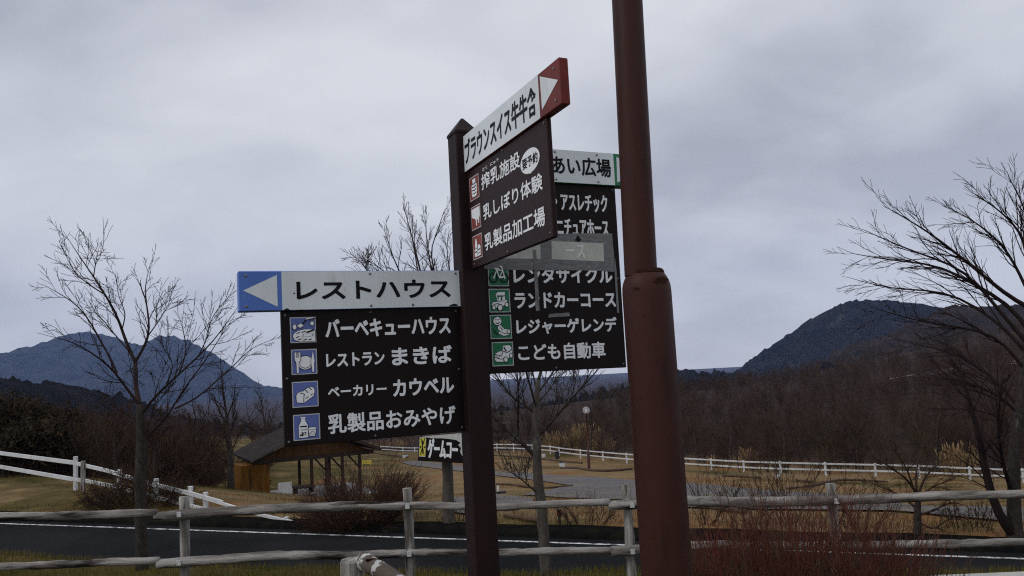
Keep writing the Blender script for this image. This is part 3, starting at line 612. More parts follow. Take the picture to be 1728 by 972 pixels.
for t, bl, tr, bo in (('場・アスレチック', (917.5, 355), (1024.2, 328.6), .024), ('ミニチュアホース', (927.5, 397.5), (1026.3, 371), .028), ('レンタサイクル', (866.8, 478), (1032.5, 451), .034),
                      ('ランドカーコース', (869, 520.8), (1038.2, 492.4), .034), ('レジャーゲレンデ', (871.8, 565), (1040, 534.6), .034), ('こども自動車', (874.8, 609.8), (1020.8, 576.2), .026)):
    mb = MB(); write(mb, B3, t, bl, tr, .0012, bo); mb.build('lettering', M['letterwhite'], pan3)
# taped-over strip: film, tape frame, two paper windows
def tq(*pts): return [tuple(B3.uv(*p, .003)) for p in pts]
mb = MB(); B3.poly(mb, tq((820, 404), (875, 401), (935, 396), (972, 393.5), (1032.8, 394.2), (1033.5, 402), (1036, 430), (1037.8, 459), (1006, 456.5), (950, 456), (880, 456), (816.5, 453.5)), .0030)
mb.build('tape', M['tape'], pan3)
mb = MB(); B3.poly(mb, tq((930.3, 406.7), (1018, 410.5), (1019.3, 441.2), (931.2, 437.4)), .0036); B3.poly(mb, tq((840, 408), (911.5, 405), (912.5, 437), (848, 436)), .0036); mb.build('paper_strip', M['paper'], pan3)
mb = MB(); write(mb, B3, 'ース', (955, 435.5), (986.5, 413), .0042, .02); mb.build('lettering', M['letterdim'], pan3)['label'] = 'faded lettering on the taped paper'
mb = MB(); B3.poly(mb, tq((975, 396.5), (981, 405), (977, 408.5), (970, 405.5)), .0044); mb.build('torn_hole', M['letterblack'], pan3)
for pts in (((899, 421), (904.5, 422.5), (905.5, 440), (910.5, 524), (904, 525), (900.5, 450)), ((1037.3, 433), (1040, 455), (1044.6, 528), (1041, 528), (1036.4, 455)), ((926.5, 530), (960, 527.5), (961.5, 533.5), (924.5, 536))):
    mb = MB(); B3.poly(mb, tq(*pts), .0048); mb.build('tape', M['tapepale'], pan3)
# cycle
ic = Icon(B3, (824.6, 483.0), (857.2, 444.0), .0006, M['icongreen'])
for x in (.24, .76): ic.line(circ(x, .36, .19, .19, 16) + circ(x, .36, .19, .19, 16)[:1], .05); ic.out(circ(x, .36, .05, .05, 8), .01)
ic.line([(.24, .36), (.4, .7), (.68, .66), (.5, .36), (.4, .7)], .05, 2); ic.line([(.76, .36), (.64, .82), (.56, .84)], .05, 2); ic.line([(.3, .74), (.48, .74)], .06, 2); ic.line([(.5, .36), (.76, .4)], .07, 2); ic.done(pan3)
# open buggy
ic = Icon(B3, (826.2, 527.3), (859.6, 487.3), .0006, M['icongreen'])
ic.out([(.3, .72), (.42, .86), (.78, .86), (.74, .72)], .03); ic.line([(.36, .72), (.42, .46)], .035, 2); ic.line([(.72, .72), (.78, .46)], .035, 2)
ic.out([(.1, .28), (.16, .42), (.4, .46), (.84, .52), (.86, .34), (.72, .3), (.5, .2), (.2, .2)], .035); ic.out([(.42, .46), (.54, .46), (.56, .66), (.46, .64)], .025); ic.out([(.6, .48), (.74, .5), (.76, .68), (.64, .66)], .025); ic.out(circ(.5, .2, .1, .12, 12), .04); ic.out(circ(.2, .2, .07, .08, 10), .03); ic.out(circ(.82, .32, .07, .09, 10), .03); ic.line([(.2, .34), (.44, .38)], .025); ic.done(pan3)
# rider sitting on a grass sledge
ic = Icon(B3, (828.2, 572.2), (862.2, 531.0), .0006, M['icongreen'])
ic.out([(.36, .24), (.6, .12), (.86, .16), (.92, .3), (.84, .24), (.62, .2), (.44, .32)], .025); ic.out([(.34, .5), (.48, .58), (.64, .4), (.8, .4), (.84, .24), (.66, .22), (.5, .3), (.38, .38)], .03); ic.out(circ(.34, .74, .19, .17, 18), .03)
ic.line(circ(.34, .72, .09, .08, 8, 200, 340), .03); ic.line([(.24, .8), (.3, .8)], .025); ic.line([(.38, .8), (.44, .8)], .025); ic.line([(.46, .5), (.56, .36)], .025); ic.out(circ(.84, .3, .06, .09, 8), .025); ic.line([(.1, .44), (.34, .18)], .025); ic.line([(.16, .34), (.3, .16)], .02); ic.done(pan3)
# small car
ic = Icon(B3, (831.4, 618.3), (865.2, 576.6), .0006, M['icongreen'])
ic.out([(.1, .3), (.16, .52), (.3, .6), (.5, .62), (.52, .84), (.82, .86), (.92, .76), (.94, .46), (.8, .34), (.5, .18), (.2, .18)], .035)
ic.line([(.12, .36), (.42, .28), (.6, .34)], .028); ic.line([(.16, .48), (.44, .42), (.5, .6)], .028); ic.line([(.5, .62), (.66, .56), (.82, .6), (.92, .7)], .03); ic.line([(.56, .78), (.66, .62)], .05); ic.out(circ(.62, .26, .08, .1, 10), .035); ic.out(circ(.88, .42, .06, .09, 10), .03); ic.out(circ(.26, .4, .05, .05, 8), .02); ic.done(pan3)
add_bolts(B3, arr3, [(.5, -.015), (.5, -.162), (.75, -.162), (.75, -.015)], .0203); add_bolts(B3, pan3, [(.08, -HA - HP + .02), (.45, -HA - HP + .015), (.845, -HA - HP + .02), (.845, -HA - .5), (.845, -HA - .02)], .0002, .005)

# ------------------------------------------------------------------ lamp post in front
LD = 2.98
def axis_px(pts): return [at(x, y, LD) for x, y in pts]
lo0, lo1 = axis_px(((1096.2, 560), (1126, 972))); ldir = (lo0 - lo1) / np.linalg.norm(lo0 - lo1)
sc_ = LD / FPX
lbase = lo1 - ldir * (lo1[2] / ldir[2] + 0.15)
lamp = thing('lamp_post', 'tall red-brown lamp post standing right of the signpost, cut off by the top edge', 'lamp post', (lbase[0], lbase[1], 0))
top = at(1090, 482, LD); hT = np.dot(top - lbase, ldir); r1 = 41.3 * sc_; r2_ = 27.6 * sc_
prof = [(0, r1 * 1.02), (.4, r1 * 1.02), (hT - .35, r1), (hT - .03, r1), (hT - .006, r1 * .985), (hT + .012, r1 * .94), (hT + .028, r1 * .865), (hT + .040, r1 * .78), (hT + .047, r1 * .71), (hT + .050, r2_ * 1.0)]
mb = MB(); mb.lathe(lbase, ldir, prof, 64); mb.build('lower_pole', M['lamp'], lamp, smooth=True)
u0p, u1p = axis_px(((1058.3, 0), (1081, 452))); udir = (u0p - u1p) / np.linalg.norm(u0p - u1p); ub = u1p - udir * 0.03
mb = MB(); mb.lathe(ub, udir, [(0, r2_), (.6, r2_ * .985), (1.6, r2_ * .95), (2.9, r2_ * .93)], 48); mb.build('upper_pole', M['lamp'], lamp, smooth=True)
mb = MB(); mb.lathe(lbase + ldir * (hT + .043), ldir, [(0, r2_ * 1.16), (.010, r2_ * 1.12), (.016, r2_ * 1.02)], 48); mb.build('weld_collar', M['rust'], lamp, smooth=True)
_lt = ub + udir * 2.9
mb = MB(); mb.lathe(_lt, udir, [(-.05, r2_ * 1.2), (.05, r2_ * 1.3), (.09, .12), (.10, .1)], 32); mb.build('lamp_holder', M['lamp'], lamp, smooth=True)
mb = MB(); mb.lathe(_lt + udir * .29, udir, [(-.19 * math.cos(t), max(.19 * math.sin(t), .002)) for t in np.linspace(0, math.pi, 18)], 32); mb.build('globe', M['globe'], lamp, smooth=True)
def rust_patch(x, y, w, h, seed):                             # flaked paint hugging the round shoulder
    R = np.random.default_rng(seed); mb = MB(); C0 = lbase; n = 26
    c = at(x, y, LD - r1 * .8); hh = np.dot(c - C0, ldir); side = np.array([1.0, 0, 0]); fr = np.cross(ldir, side); fr = fr if fr[1] < 0 else -fr
    ax = (x - (1090 + (y - 482) * .0724)) * sc_
    def P(dx, dh):
        h_ = hh + dh; rr = np.interp(h_, [p[0] for p in prof], [p[1] for p in prof]) * 1.0 + .0012; q = np.clip((ax + dx) / rr, -.97, .97)
        return C0 + ldir * h_ + side * rr * q + fr * rr * math.sqrt(1 - q * q)
    rings = []
    for k in (0.001, .5, 1.0):
        rings.append([P(w * sc_ * k * math.cos(t) * (1 + .35 * j), h * sc_ * k * math.sin(t) * (1 + .35 * j)) for t, j in zip(np.linspace(0, 2 * math.pi, n, endpoint=False), jj)] if k == 1.0 else None)
        if k != 1.0: jj = R.normal(size=n); rings[-1] = [P(w * sc_ * k * math.cos(t) * (1 + .35 * j), h * sc_ * k * math.sin(t) * (1 + .35 * j)) for t, j in zip(np.linspace(0, 2 * math.pi, n, endpoint=False), jj)]
    vs = [p for r in rings for p in r]; fs = []
    for i in range(2):
        for j in range(n): k = (j + 1) % n; fs.append((i * n + j, (i + 1) * n + j, (i + 1) * n + k, i * n + k))
    mb.add(vs, fs); mb.build('rust_patch', M['rust'], lamp)
rust_patch(1112, 473, 15, 5.0, 2); rust_patch(1103, 476, 6, 3.5, 12); rust_patch(1082, 456, 22, 2.2, 3); rust_patch(1068, 488, 5, 2.5, 4); rust_patch(1118, 470, 6, 2.2, 6)
for x, y in ((1079, 533), (1100, 610), (1075, 672), (1098, 908)): rust_patch(x, y, 1.2, 1.2, int(x))
#PART3
# ------------------------------------------------------------------ growing things: helpers
def nrm(v): return v / (np.linalg.norm(v) + 1e-12)
def tilt_dir(t, ang, R):
    a = R.normal(size=3); a = nrm(a - t * np.dot(a, t)); return t * math.cos(ang) + a * math.sin(ang)
def resample(P, n):
    P = np.array(P, float); d = np.r_[0, np.cumsum(np.linalg.norm(np.diff(P, axis=0), axis=1))]; t = np.linspace(0, d[-1], n)
    return np.stack([np.interp(t, d, P[:, k]) for k in range(3)], 1)
def smooth_line(P, n):
    Q = resample(P, max(n, 6))
    for _ in range(2): Q[1:-1] = .25 * Q[:-2] + .5 * Q[1:-1] + .25 * Q[2:]
    return Q
def shoot(mb, p, d, L, r, lvl, R, o):                         # one branch and everything that grows on it
    n = 5 if lvl > 0 else 4; pts = [np.array(p)]; dd = nrm(np.array(d))
    for k in range(n - 1):
        dd = nrm(dd + R.normal(size=3) * o.get('wander', .16) + np.array([0, 0, o.get('up', .10)]))
        pts.append(pts[-1] + dd * L / (n - 1))
    rr = np.linspace(r, max(r * .35, o['rmin']), n)
    mb.tube(pts, rr, 5 if r > .02 else (4 if r > .009 else 3), cap=False)
    if lvl > 0: sprout(mb, pts, rr, L * o.get('ratio', .52), lvl, R, o, int(o['kids'] * (1 if lvl > 1 else o.get('last', 1.0))))
def sprout(mb, pts, rads, L, lvl, R, o, n, t0=.18):
    P = np.array(pts); d = np.r_[0, np.cumsum(np.linalg.norm(np.diff(P, axis=0), axis=1))]
    for i in range(n):
        t = (t0 + (1 - t0) * ((i + R.random()) / n)) * d[-1]; q = np.array([np.interp(t, d, P[:, k]) for k in range(3)])
        k = min(np.searchsorted(d, t), len(P) - 1); tg = nrm(P[k] - P[max(k - 1, 0)]); rq = float(np.interp(t, d, rads))
        dr = tilt_dir(tg, math.radians(R.uniform(*o.get('ang', (25, 55)))), R)
        if o.get('flat'): dr = nrm(dr * np.array([1, o['flat'], 1]))
        ll = L * R.uniform(.55, 1.15) * (1.1 - .5 * t / d[-1])
        shoot(mb, q, dr, ll, max(min(rq * .6, L * .014), o['rmin']), lvl - 1, R, o)
    if n > 0: shoot(mb, P[-1], P[-1] - P[-2], L * o.get('tip', .7), max(rads[-1], o['rmin']), max(lvl - 2, 0), R, o)
def bare_tree(seed, H, o, trunk_r, fork=.3, limbs=7, sway=.06):
    R = np.random.default_rng(seed); tm, cm = MB(), MB(); n = 9; p = np.array([0.0, 0, -.25]); d = np.array([0.0, 0, 1]); pts = [p]
    for k in range(n - 1): d = nrm(d + R.normal(size=3) * sway * np.array([1, 1, .2]) + np.array([0, 0, .12])); pts.append(pts[-1] + d * (H * .72 + .25) / (n - 1))
    rr = trunk_r * (1 - .78 * np.linspace(0, 1, n) ** .9); rr[0] *= 1.3; tm.tube(pts, rr, 8)
    P = np.array(pts); sprout(cm, P[int(fork * n):], rr[int(fork * n):], H * .42, o['lvl'], R, o, limbs, t0=.05)
    return tm, cm
def plant_tree(name, label, cat, loc, tm, cm, m1, m2, group=None):
    t = thing(name, label, cat, loc, group); L = np.array(loc)
    for mb in (tm, cm): mb.v = [tuple(np.array(v) + L) for v in mb.v] if mb.v else mb.v
    tm.build('trunk', m1, t, smooth=True); cm.build('crown', m2, t); return t
def fit(base, x, y, D): return at(x, y, D)

# ------------------------------------------------------------------ woodland beyond the fence (one mass)
def woodland():
    R = np.random.default_rng(5); protos = []
    for s in range(9):
        tm, cm = bare_tree(100 + s, R.uniform(5.0, 6.4), dict(lvl=2, kids=13, rmin=.008, up=.09, ratio=.50, ang=(22, 60), wander=.24), .055, .10, 19)
        V = np.array(tm.v + cm.v); o = len(tm.v); F = tm.f + [tuple(i + o for i in f) for f in cm.f]; F4 = [f for f in F if len(f) == 4]; protos.append((V, np.array(F4)))
    fy = np.array([at(*p) for p in FENCE_FAR]); Vs, Fs, off = [], [], 0; k = 0; tries = 0
    while k < 1650 and tries < 90000:
        tries += 1
        Y = R.uniform(60, 235) if R.random() < .5 else R.uniform(60, 140); X = R.uniform(-.72, .72) * Y
        if k > 1100: Y = R.uniform(140, 310); X = R.uniform(.12, .75) * Y
        if X < fy[0, 0] - 3 and Y < 62: continue
        lim = np.interp(X, fy[:, 0], fy[:, 1]) + 2.5
        if X < fy[0, 0]: lim = max(62, fy[0, 1] + (X - fy[0, 0]) * .9)
        if Y < lim or (X < -8 and Y < 128 and X > -36): continue
        z = gz(X, Y); d = np.array([X, Y, z + 5]) - EYE; px = 864 + FPX * np.dot(d, CR) / np.dot(d, _fw)
        if px < -120 or px > 1850: continue
        V, F = protos[R.integers(9)]; a = R.uniform(0, 6.28); s = R.uniform(.62, 1.0) * (0.85 if X < -10 else 1.0)
        if 850 < px < 1000: s *= .8
        c, q = math.cos(a) * s, math.sin(a) * s
        W = np.stack([V[:, 0] * c - V[:, 1] * q + X, V[:, 0] * q + V[:, 1] * c + Y, V[:, 2] * s + z], 1)
        Vs.append(W); Fs.append(F + off); off += len(V); k += 1
    V = np.concatenate(Vs); F = np.concatenate(Fs); me = bpy.data.meshes.new('woodland')
    me.vertices.add(len(V)); me.vertices.foreach_set('co', V.ravel()); me.loops.add(len(F) * 4); me.loops.foreach_set('vertex_index', F.ravel().astype(np.int32))
    me.polygons.add(len(F)); me.polygons.foreach_set('loop_start', np.arange(0, len(F) * 4, 4, dtype=np.int32)); me.update(calc_edges=True); me.materials.append(M['wood'])
    o = bpy.data.objects.new('woodland', me); COL.objects.link(o); struct(o, 'stuff')
woodland()

def front_trees():                                          # the first row of the wood, whose pale trunks can be told apart
    R = np.random.default_rng(77); protos = []
    for s in range(4):
        tm, cm = bare_tree(300 + s, 6.2, dict(lvl=2, kids=9, rmin=.010, up=.12, ratio=.52, ang=(18, 46), wander=.16), .085, .22, 13, .10)
        protos.append((tm, cm))
    meshes = []; fp = np.array([at(*p) for p in FENCE_FAR]); first = {}
    for i in range(34):
        x = R.uniform(1140, 1725) if i > 8 else R.uniform(870, 1050); k = np.interp(x, [p[0] for p in FENCE_FAR], [p[2] for p in FENCE_FAR]); p = at(x, 780, k + R.uniform(4, 13)); p[2] = gz(p[0], p[1]); j = i % 4
        lab = 'leafless tree in the front row of the woods beyond the far white fence'
        if j not in first:
            t = plant_tree('woodland_tree', lab, 'tree', p, *[(lambda m: (setattr(m, 'v', list(m.v)), m)[1])(q) for q in protos[j]], M['barkpale'], M['twigbrown'], 'front row trees of the woods'); first[j] = t
        else:
            t = first[j].copy(); COL.objects.link(t); t.location = tuple(map(float, p))
            for ch in first[j].children: c = ch.copy(); COL.objects.link(c); c.parent = t
        s = R.uniform(.65, 1.1); t.scale = (s, s, s); t.rotation_euler = (0, 0, R.uniform(0, 6.28))
front_trees()

# ------------------------------------------------------------------ grass (stuff)
def blades(name, pts, hgt, wid, m, R, lean=.35):
    n = len(pts); P = np.array(pts); a = R.uniform(0, 6.28, n); h = hgt * R.uniform(.5, 1.3, n); w = wid * R.uniform(.7, 1.3, n); la = R.uniform(0, 6.28, n); l = h * lean * R.random(n)
    s = np.stack([np.cos(a) * w / 2, np.sin(a) * w / 2, np.zeros(n)], 1); up = np.stack([np.cos(la) * l, np.sin(la) * l, h], 1); mid = up * .55 - np.stack([np.cos(la) * l * .25, np.sin(la) * l * .25, np.zeros(n)], 1)
    V = np.stack([P - s, P + s, P + mid + s * .7, P + mid - s * .7, P + up], 1).reshape(-1, 3); i = np.arange(n) * 5
    F = [(k, k + 1, k + 2, k + 3) for k in i] + [(k + 3, k + 2, k + 4) for k in i]
    me = bpy.data.meshes.new(name); me.from_pydata(V.tolist(), [], F); me.update(); me.materials.append(m); o = bpy.data.objects.new(name, me); COL.objects.link(o); return o
def in_view(X, Y):
    return np.abs(X) < .72 * Y + 1.2
M['grassgreen'] = mat('short_green_grass', (0.075, 0.082, 0.016), (0.125, 0.105, 0.026), .9, .9, c3=(0.165, 0.110, 0.045), s3=1.6, t3=(.5, .66), spec=.05)
M['grassdry'] = mat('dry_brown_grass', (0.215, 0.130, 0.054), (0.130, 0.074, 0.031), .5, 1.0, c3=(0.085, 0.070, 0.020), s3=.22, t3=(.46, .58), spec=0)
def grass():
    R = np.random.default_rng(9); n = 60000; Y = R.uniform(5.2, 11.5, n); X = R.uniform(-.72, .72, n) * Y
    yc = np.interp(X, [-24, -6.6, -1.9, 1.2, 4.5, 14], [15, 10.5, 9.1, 8.7, 8.3, 7.6]); k = (Y < yc + .7); X, Y = X[k], Y[k]
    P = np.stack([X, Y, ground(X, Y) - .004], 1); struct(blades('grass', P, .085, .007, M['grassgreen'], R), 'stuff')
    n = 90000; s = R.uniform(-42, 20, n); d = .85 + R.random(n) ** 1.8 * 26; X, Y = road_xy(s, d); k = in_view(X, Y) & (np.sin(X * .9 + 1.3 * np.sin(Y * .5)) + np.sin(Y * 1.1 + X * .35) + R.normal(size=n) * .7 > -.1); X, Y = X[k], Y[k]
    P = np.stack([X, Y, ground(X, Y) - .01], 1)
    h = np.full(len(P), .13); struct(blades('dry_grass', P, .105, .012, M['grassdry'], R, .6), 'stuff')
grass()

# ------------------------------------------------------------------ near log fence
FY = lambda x: 7.80 - .28 * max(0, (x - 1000) / 728)
lf = thing('log_fence', 'weathered grey log fence with two rails running across behind the signpost', 'fence', gpt(-.4, 7.8))
def log(pts, r0, r1, name, m, parent, seed, sides=14, seg=26, wob=.0042):
    R = np.random.default_rng(seed); P = resample(pts, seg); t = np.linspace(0, 1, seg)
    for ax in (0, 1, 2): P[:, ax] += wob * (np.sin(t * R.uniform(4, 9) + R.uniform(0, 6)) + .35 * np.sin(t * R.uniform(14, 26) + R.uniform(0, 6))) * (.4 if ax == 0 else 1)
    rr = r0 + (r1 - r0) * t + .0022 * R.normal(size=seg)
    J = lambda n, s: 1 + .035 * R.normal(size=(n, s)) + .03 * np.cos(np.arange(s) * 2 * math.pi / s * 3 + R.uniform(0, 6))[None]
    mb = MB(); mb.tube(P, rr, sides, jit=J); return mb.build(name, m, parent, smooth=True)
posts = [(-62, 846), (310.5, 838), (687, 824), (1056, 817), (1401, 815.5), (1752, 806)]
tops = [[(-70, 874), (0, 871.5), (130, 869), (264, 866)], [(262, 872), (306, 868), (400, 861.5), (520, 857), (600, 854.5), (691, 854)], [(691, 854), (786, 854.5), (860, 855), (937, 851), (1029, 847)],
        [(1027, 853), (1075, 851), (1160, 845.5), (1240, 848), (1311, 846), (1406, 843.5)], [(1406, 843.5), (1503, 842), (1579, 837), (1640, 835), (1770, 832)]]
tr = [(.040, .036), (.047, .041), (.037, .032), (.046, .046), (.046, .037)]
bots = [[(-70, 962), (0, 957), (110, 951), (268, 947)], [(266, 952), (306, 949.5), (400, 943), (464, 937.5), (576, 937), (690, 933.5)], [(690, 933.5), (786, 932.5), (843, 932), (1033, 929)],
        [(1031, 931), (1075, 927), (1166, 921), (1300, 921), (1406, 920.5)], [(1406, 920.5), (1500, 920), (1617, 918), (1770, 913)]]
br = [(.036, .034), (.044, .038), (.036, .033), (.044, .040), (.040, .034)]
for i, (x, y) in enumerate(posts):
    q = at(x, y, FY(x) + .075); b = at(x + (950 - y) * .012, 985, FY(x) + .075); g = gz(q[0], q[1])
    P = [(q[0], q[1], g - .3), (q[0], q[1], g + .3), (q[0] + .004, q[1], q[2] - .3), (q[0], q[1], q[2])]
    po = log(P, .048, .043, 'fence_post', M['logpost'], lf, 40 + i, 12, 14, .003)
for i, (t, b) in enumerate(zip(tops, bots)):
    log([at(x, y, FY(x) - .01) for x, y in t], *tr[i], 'rail', M['log'], lf, 60 + i); log([at(x, y, FY(x) - .01) for x, y in b], *br[i], 'rail', M['log'], lf, 80 + i)
for x, y in ((302, 868.5), (301.5, 950), (687.5, 854.5), (690.5, 935), (1067, 852.5), (1068, 931), (1412, 846)):
    q = at(x, y, FY(x) - .058); mb = MB(); mb.bevbox(q, (.021, 0, 0), (0, .004, 0), (0, 0, .024), .002); pl = mb.build('bolt_plate', M['plate'], lf)
    mb = MB(); mb.lathe(q + np.array([0, -.004, 0]), (0, -1, 0), [(0, .009), (.004, .009), (.007, .005), (.0075, .0005)], 10); mb.build('bolt', M['bolt'], pl)

# short peeling rail in front of the fence
pf = thing('peeling_barrier', 'short peeling white-painted post and rail at the bottom edge below the blue sign', 'barrier', gpt(*at(594, 960, 4.6)[:2]))
q = at(594, 943, 4.62); mb = MB()
def blk(z0, z1, h=.058): return [[q[0] + a * h, q[1] + b * h, z] for z in (z0, z1) for a, b in ((-1, -1), (1, -1), (1, 1), (-1, 1))]
g = gz(q[0], q[1]); R = np.random.default_rng(3)
mb.tube([(q[0], q[1], g - .2), (q[0], q[1], .3), (q[0], q[1], q[2] - .012), (q[0], q[1], q[2])], [.066, .066, .064, .056], 16, jit=lambda n, s: 1 + .04 * R.normal(size=(n, s))); mb.build('fence_post', M['logpost'], pf)
log([at(611, 945, 4.62), at(640, 962, 4.45), at(690, 996, 4.2), at(760, 1050, 3.9)], .047, .050, 'rail', M['peel'], pf, 5, 14, 18, .003)
mb = MB(); c = at(626, 944.5, 4.50); mb.bevbox(c, (.028, .006, 0), (-.004, .016, -.004), (0, 0, .005), .002); mb.build('bracket', M['rust'], pf)
# pale concrete kerb at the bottom right edge
mb = MB(); a, b = at(1560, 970.5, 6.6), at(1800, 960.5, 6.4); ex = (b - a) / 2; mb.bevbox((a + b) / 2 - np.array([0, .1, .2]), ex, (0, .1, 0), (0, 0, .2), .012); struct(mb.build('concrete_kerb', M['concrete']))

# ------------------------------------------------------------------ white fences
def board(mb, pts, h, t, mi=0):                              # a sawn board following a line
    P = np.array(pts)
    for a, b in zip(P[:-1], P[1:]):
        d = (b - a) / 2; s = nrm(np.cross(d, UP)); mb.bevbox((a + b) / 2, d, s * t / 2, nrm(np.cross(s, d)) * h / 2, min(t, h) * .12, mi)
wf = thing('white_fence', 'white two-rail board fence sloping down the grassy bank at left', 'fence', at(127, 820, 26))
for rr_, bh in (([(-90, 752, 32), (0, 764.6, 29.5), (122, 780.5, 26.5)], .13), ([(122, 780.5, 26.5), (145, 786, 26.2), (180, 794, 25.6), (253, 816, 23.8)], .115), ([(253, 816, 23.8), (320, 832.5, 22.3), (376, 848.5, 21.2)], .115), ([(376, 850, 21.2), (436, 868, 20.2), (518, 886.5, 19.0)], .075),
            ([(-90, 773, 32), (0, 787.6, 29.5), (122, 808.6, 26.5)], .13), ([(122, 808.6, 26.5), (142, 811, 26.2), (184, 819, 25.6), (264, 839.5, 23.6)], .11), ([(264, 839.5, 23.6), (337, 857.5, 22.0), (380, 868, 21.2)], .10)):
    mb = MB(); board(mb, [at(*p) for p in rr_], bh, .045); mb.build('rail', M['white'], wf)
for x, yt, D in ((-88, 742, 32), (126, 770.5, 26.4), (138.5, 778, 26.1), (200, 792, 25.2), (262, 808, 23.6), (320, 821, 22.3), (345.5, 831, 21.8), (482, 873, 19.6)):
    a = at(x, yt, D); g = gz(a[0], a[1]); mb = MB(); mb.bevbox((a[0], a[1] + .06, (a[2] + g - .2) / 2), (.055, 0, 0), (0, .055, 0), (0, 0, (a[2] - g + .2) / 2), .01); mb.build('fence_post', M['white'] if x != 138.5 else M['logpost'], wf)
ff = thing('white_fence', 'long white two-rail fence along the far edge of the field before the woods', 'fence', at(1058, 782, 78))
FP = [at(*p) for p in FENCE_FAR]; FP = np.array(FP); FP = np.array([(p[0], p[1], gz(p[0], p[1])) for p in FP]); FP = np.vstack([FP, FP[-1] + np.array([4.5, -1.5, .1])])
for p in FP:
    mb = MB(); mb.bevbox((p[0], p[1], p[2] + .40), (.065, 0, 0), (0, .065, 0), (0, 0, .58), .01); mb.build('fence_post', M['white'], ff)
for hh in (.86, .42):
    mb = MB(); board(mb, [(p[0], p[1] - .085, p[2] + hh) for p in FP], .115, .045); mb.build('rail', M['white'], ff)
hf = thing('white_fence', 'faint white fence climbing the wooded hillside at upper right', 'fence', at(1600, 627, 168))
for seg in (((1503, 639, 172), (1560, 629.5, 170), (1605, 622.5, 168), (1646, 616.5, 166)), ((1683, 613.5, 165), (1728, 608, 163), (1780, 601, 161))):
    Q = smooth_line([at(*p) for p in seg], 14)
    for dz in (.0, -.38, -.76):
        mb = MB(); board(mb, [q + UP * dz for q in Q], .1, .05); mb.build('rail', M['white'], hf)
    for q in Q[::2]: mb = MB(); mb.bevbox(q + UP * -.8, (.06, 0, 0), (0, .06, 0), (0, 0, 1.0), .01); mb.build('fence_post', M['white'], hf)
lf2 = thing('white_fence', 'short stretch of white rail glimpsed between the trunks left of the ochre hut', 'fence', at(325, 775, 70))
Q = [at(292, 768, 72), at(322, 764.5, 71), at(354, 761.5, 70)]
for dz in (0, -.45):
    mb = MB(); board(mb, [q + UP * dz for q in Q], .11, .05); mb.build('rail', M['white'], lf2)
for q in Q: g = gz(q[0], q[1]); mb = MB(); mb.bevbox((q[0], q[1] + .06, (q[2] + .1 + g) / 2), (.05, 0, 0), (0, .05, 0), (0, 0, (q[2] + .1 - g) / 2 + .1), .01); mb.build('fence_post', M['white'], lf2)

# ------------------------------------------------------------------ ochre hut with an open-sided roof
A0, A1 = at(424, 777.5, 43.5), at(634, 757.5, 46.6)
hg = nrm(np.array([A1[0] - A0[0], A1[1] - A0[1], 0])); hr = np.array([-hg[1], hg[0], 0]); hw = np.linalg.norm((A1 - A0)[:2]); hz0 = (A0[2] + A1[2]) / 2
gb = [gz(*(A0 + hg * u + hr * v)[:2]) for u in (0, hw) for v in (0, 6)]; fl = -4.45
hut = thing('open_sided_hut', 'small hut with grey gabled roof, ochre wall and open timber posts across the road', 'hut', (A0 + hg * hw / 2)[:2].tolist() + [fl])
def H(u, v, z): return A0 * np.array([1, 1, 0]) + hg * u + hr * v + UP * z
ap = hz0 + 1.45; Ld = 6.0
def roof_slab(u0, z0, u1, z1, name, m):
    mb = MB(); e = (H(u1, 0, z1) - H(u0, 0, z0)) / 2; n = nrm(np.cross(e, hr)); n = n if n[2] > 0 else -n
    mb.bevbox((H(u0, 0, z0) + H(u1, 0, z1)) / 2 + hr * (Ld / 2 - .25) + n * .06, e, hr * (Ld / 2 + .25), n * .055, .01); return mb.build(name, m, hut)
rf = roof_slab(-.12, hz0 - .05, hw / 2 - .01, ap, 'roof', M['roof']); roof_slab(hw + .12, hz0 - .05, hw / 2 + .01, ap, 'roof', M['roof'])
mb = MB(); mb.bevbox(H(hw / 2, Ld / 2 - .25, ap + .13), hg * .12, hr * (Ld / 2 + .26), UP * .035, .01); mb.build('ridge_cap', M['trim'], rf)
for u0, z0, u1, z1 in ((-.14, hz0 - .06, hw / 2, ap - .01), (hw + .14, hz0 - .06, hw / 2, ap - .01)):
    mb = MB(); e = (H(u1, 0, z1) - H(u0, 0, z0)) / 2; n = nrm(np.cross(e, hr)); n = n if n[2] > 0 else -n
    mb.bevbox((H(u0, 0, z0) + H(u1, 0, z1)) / 2 - hr * .54 + n * .06, e, hr * .03, n * .085, .008); mb.build('bargeboard', M['trim'] if u0 < 0 else M['beam'], hut)
mb = MB(); mb.add([H(.35, .12, hz0 - .02), H(hw - .35, .12, hz0 - .02), H(hw / 2, .12, ap - .16), H(.35, .2, hz0 - .02), H(hw - .35, .2, hz0 - .02), H(hw / 2, .2, ap - .16)], [(0, 1, 2), (5, 4, 3), (0, 3, 4, 1), (1, 4, 5, 2), (2, 5, 3, 0)]); mb.build('gable', M['gable'], hut)
for v in (.16, Ld - .75):
    mb = MB(); mb.bevbox(H(hw / 2, v, hz0 - .13), hg * (hw / 2 - .1), hr * .08, UP * .11, .01); mb.build('beam', M['beam'], hut)
for u in (.3, hw - .3):
    mb = MB(); mb.bevbox(H(u, Ld / 2 - .3, hz0 - .13), hg * .08, hr * (Ld / 2 - .55), UP * .11, .01); mb.build('beam', M['beam'], hut)
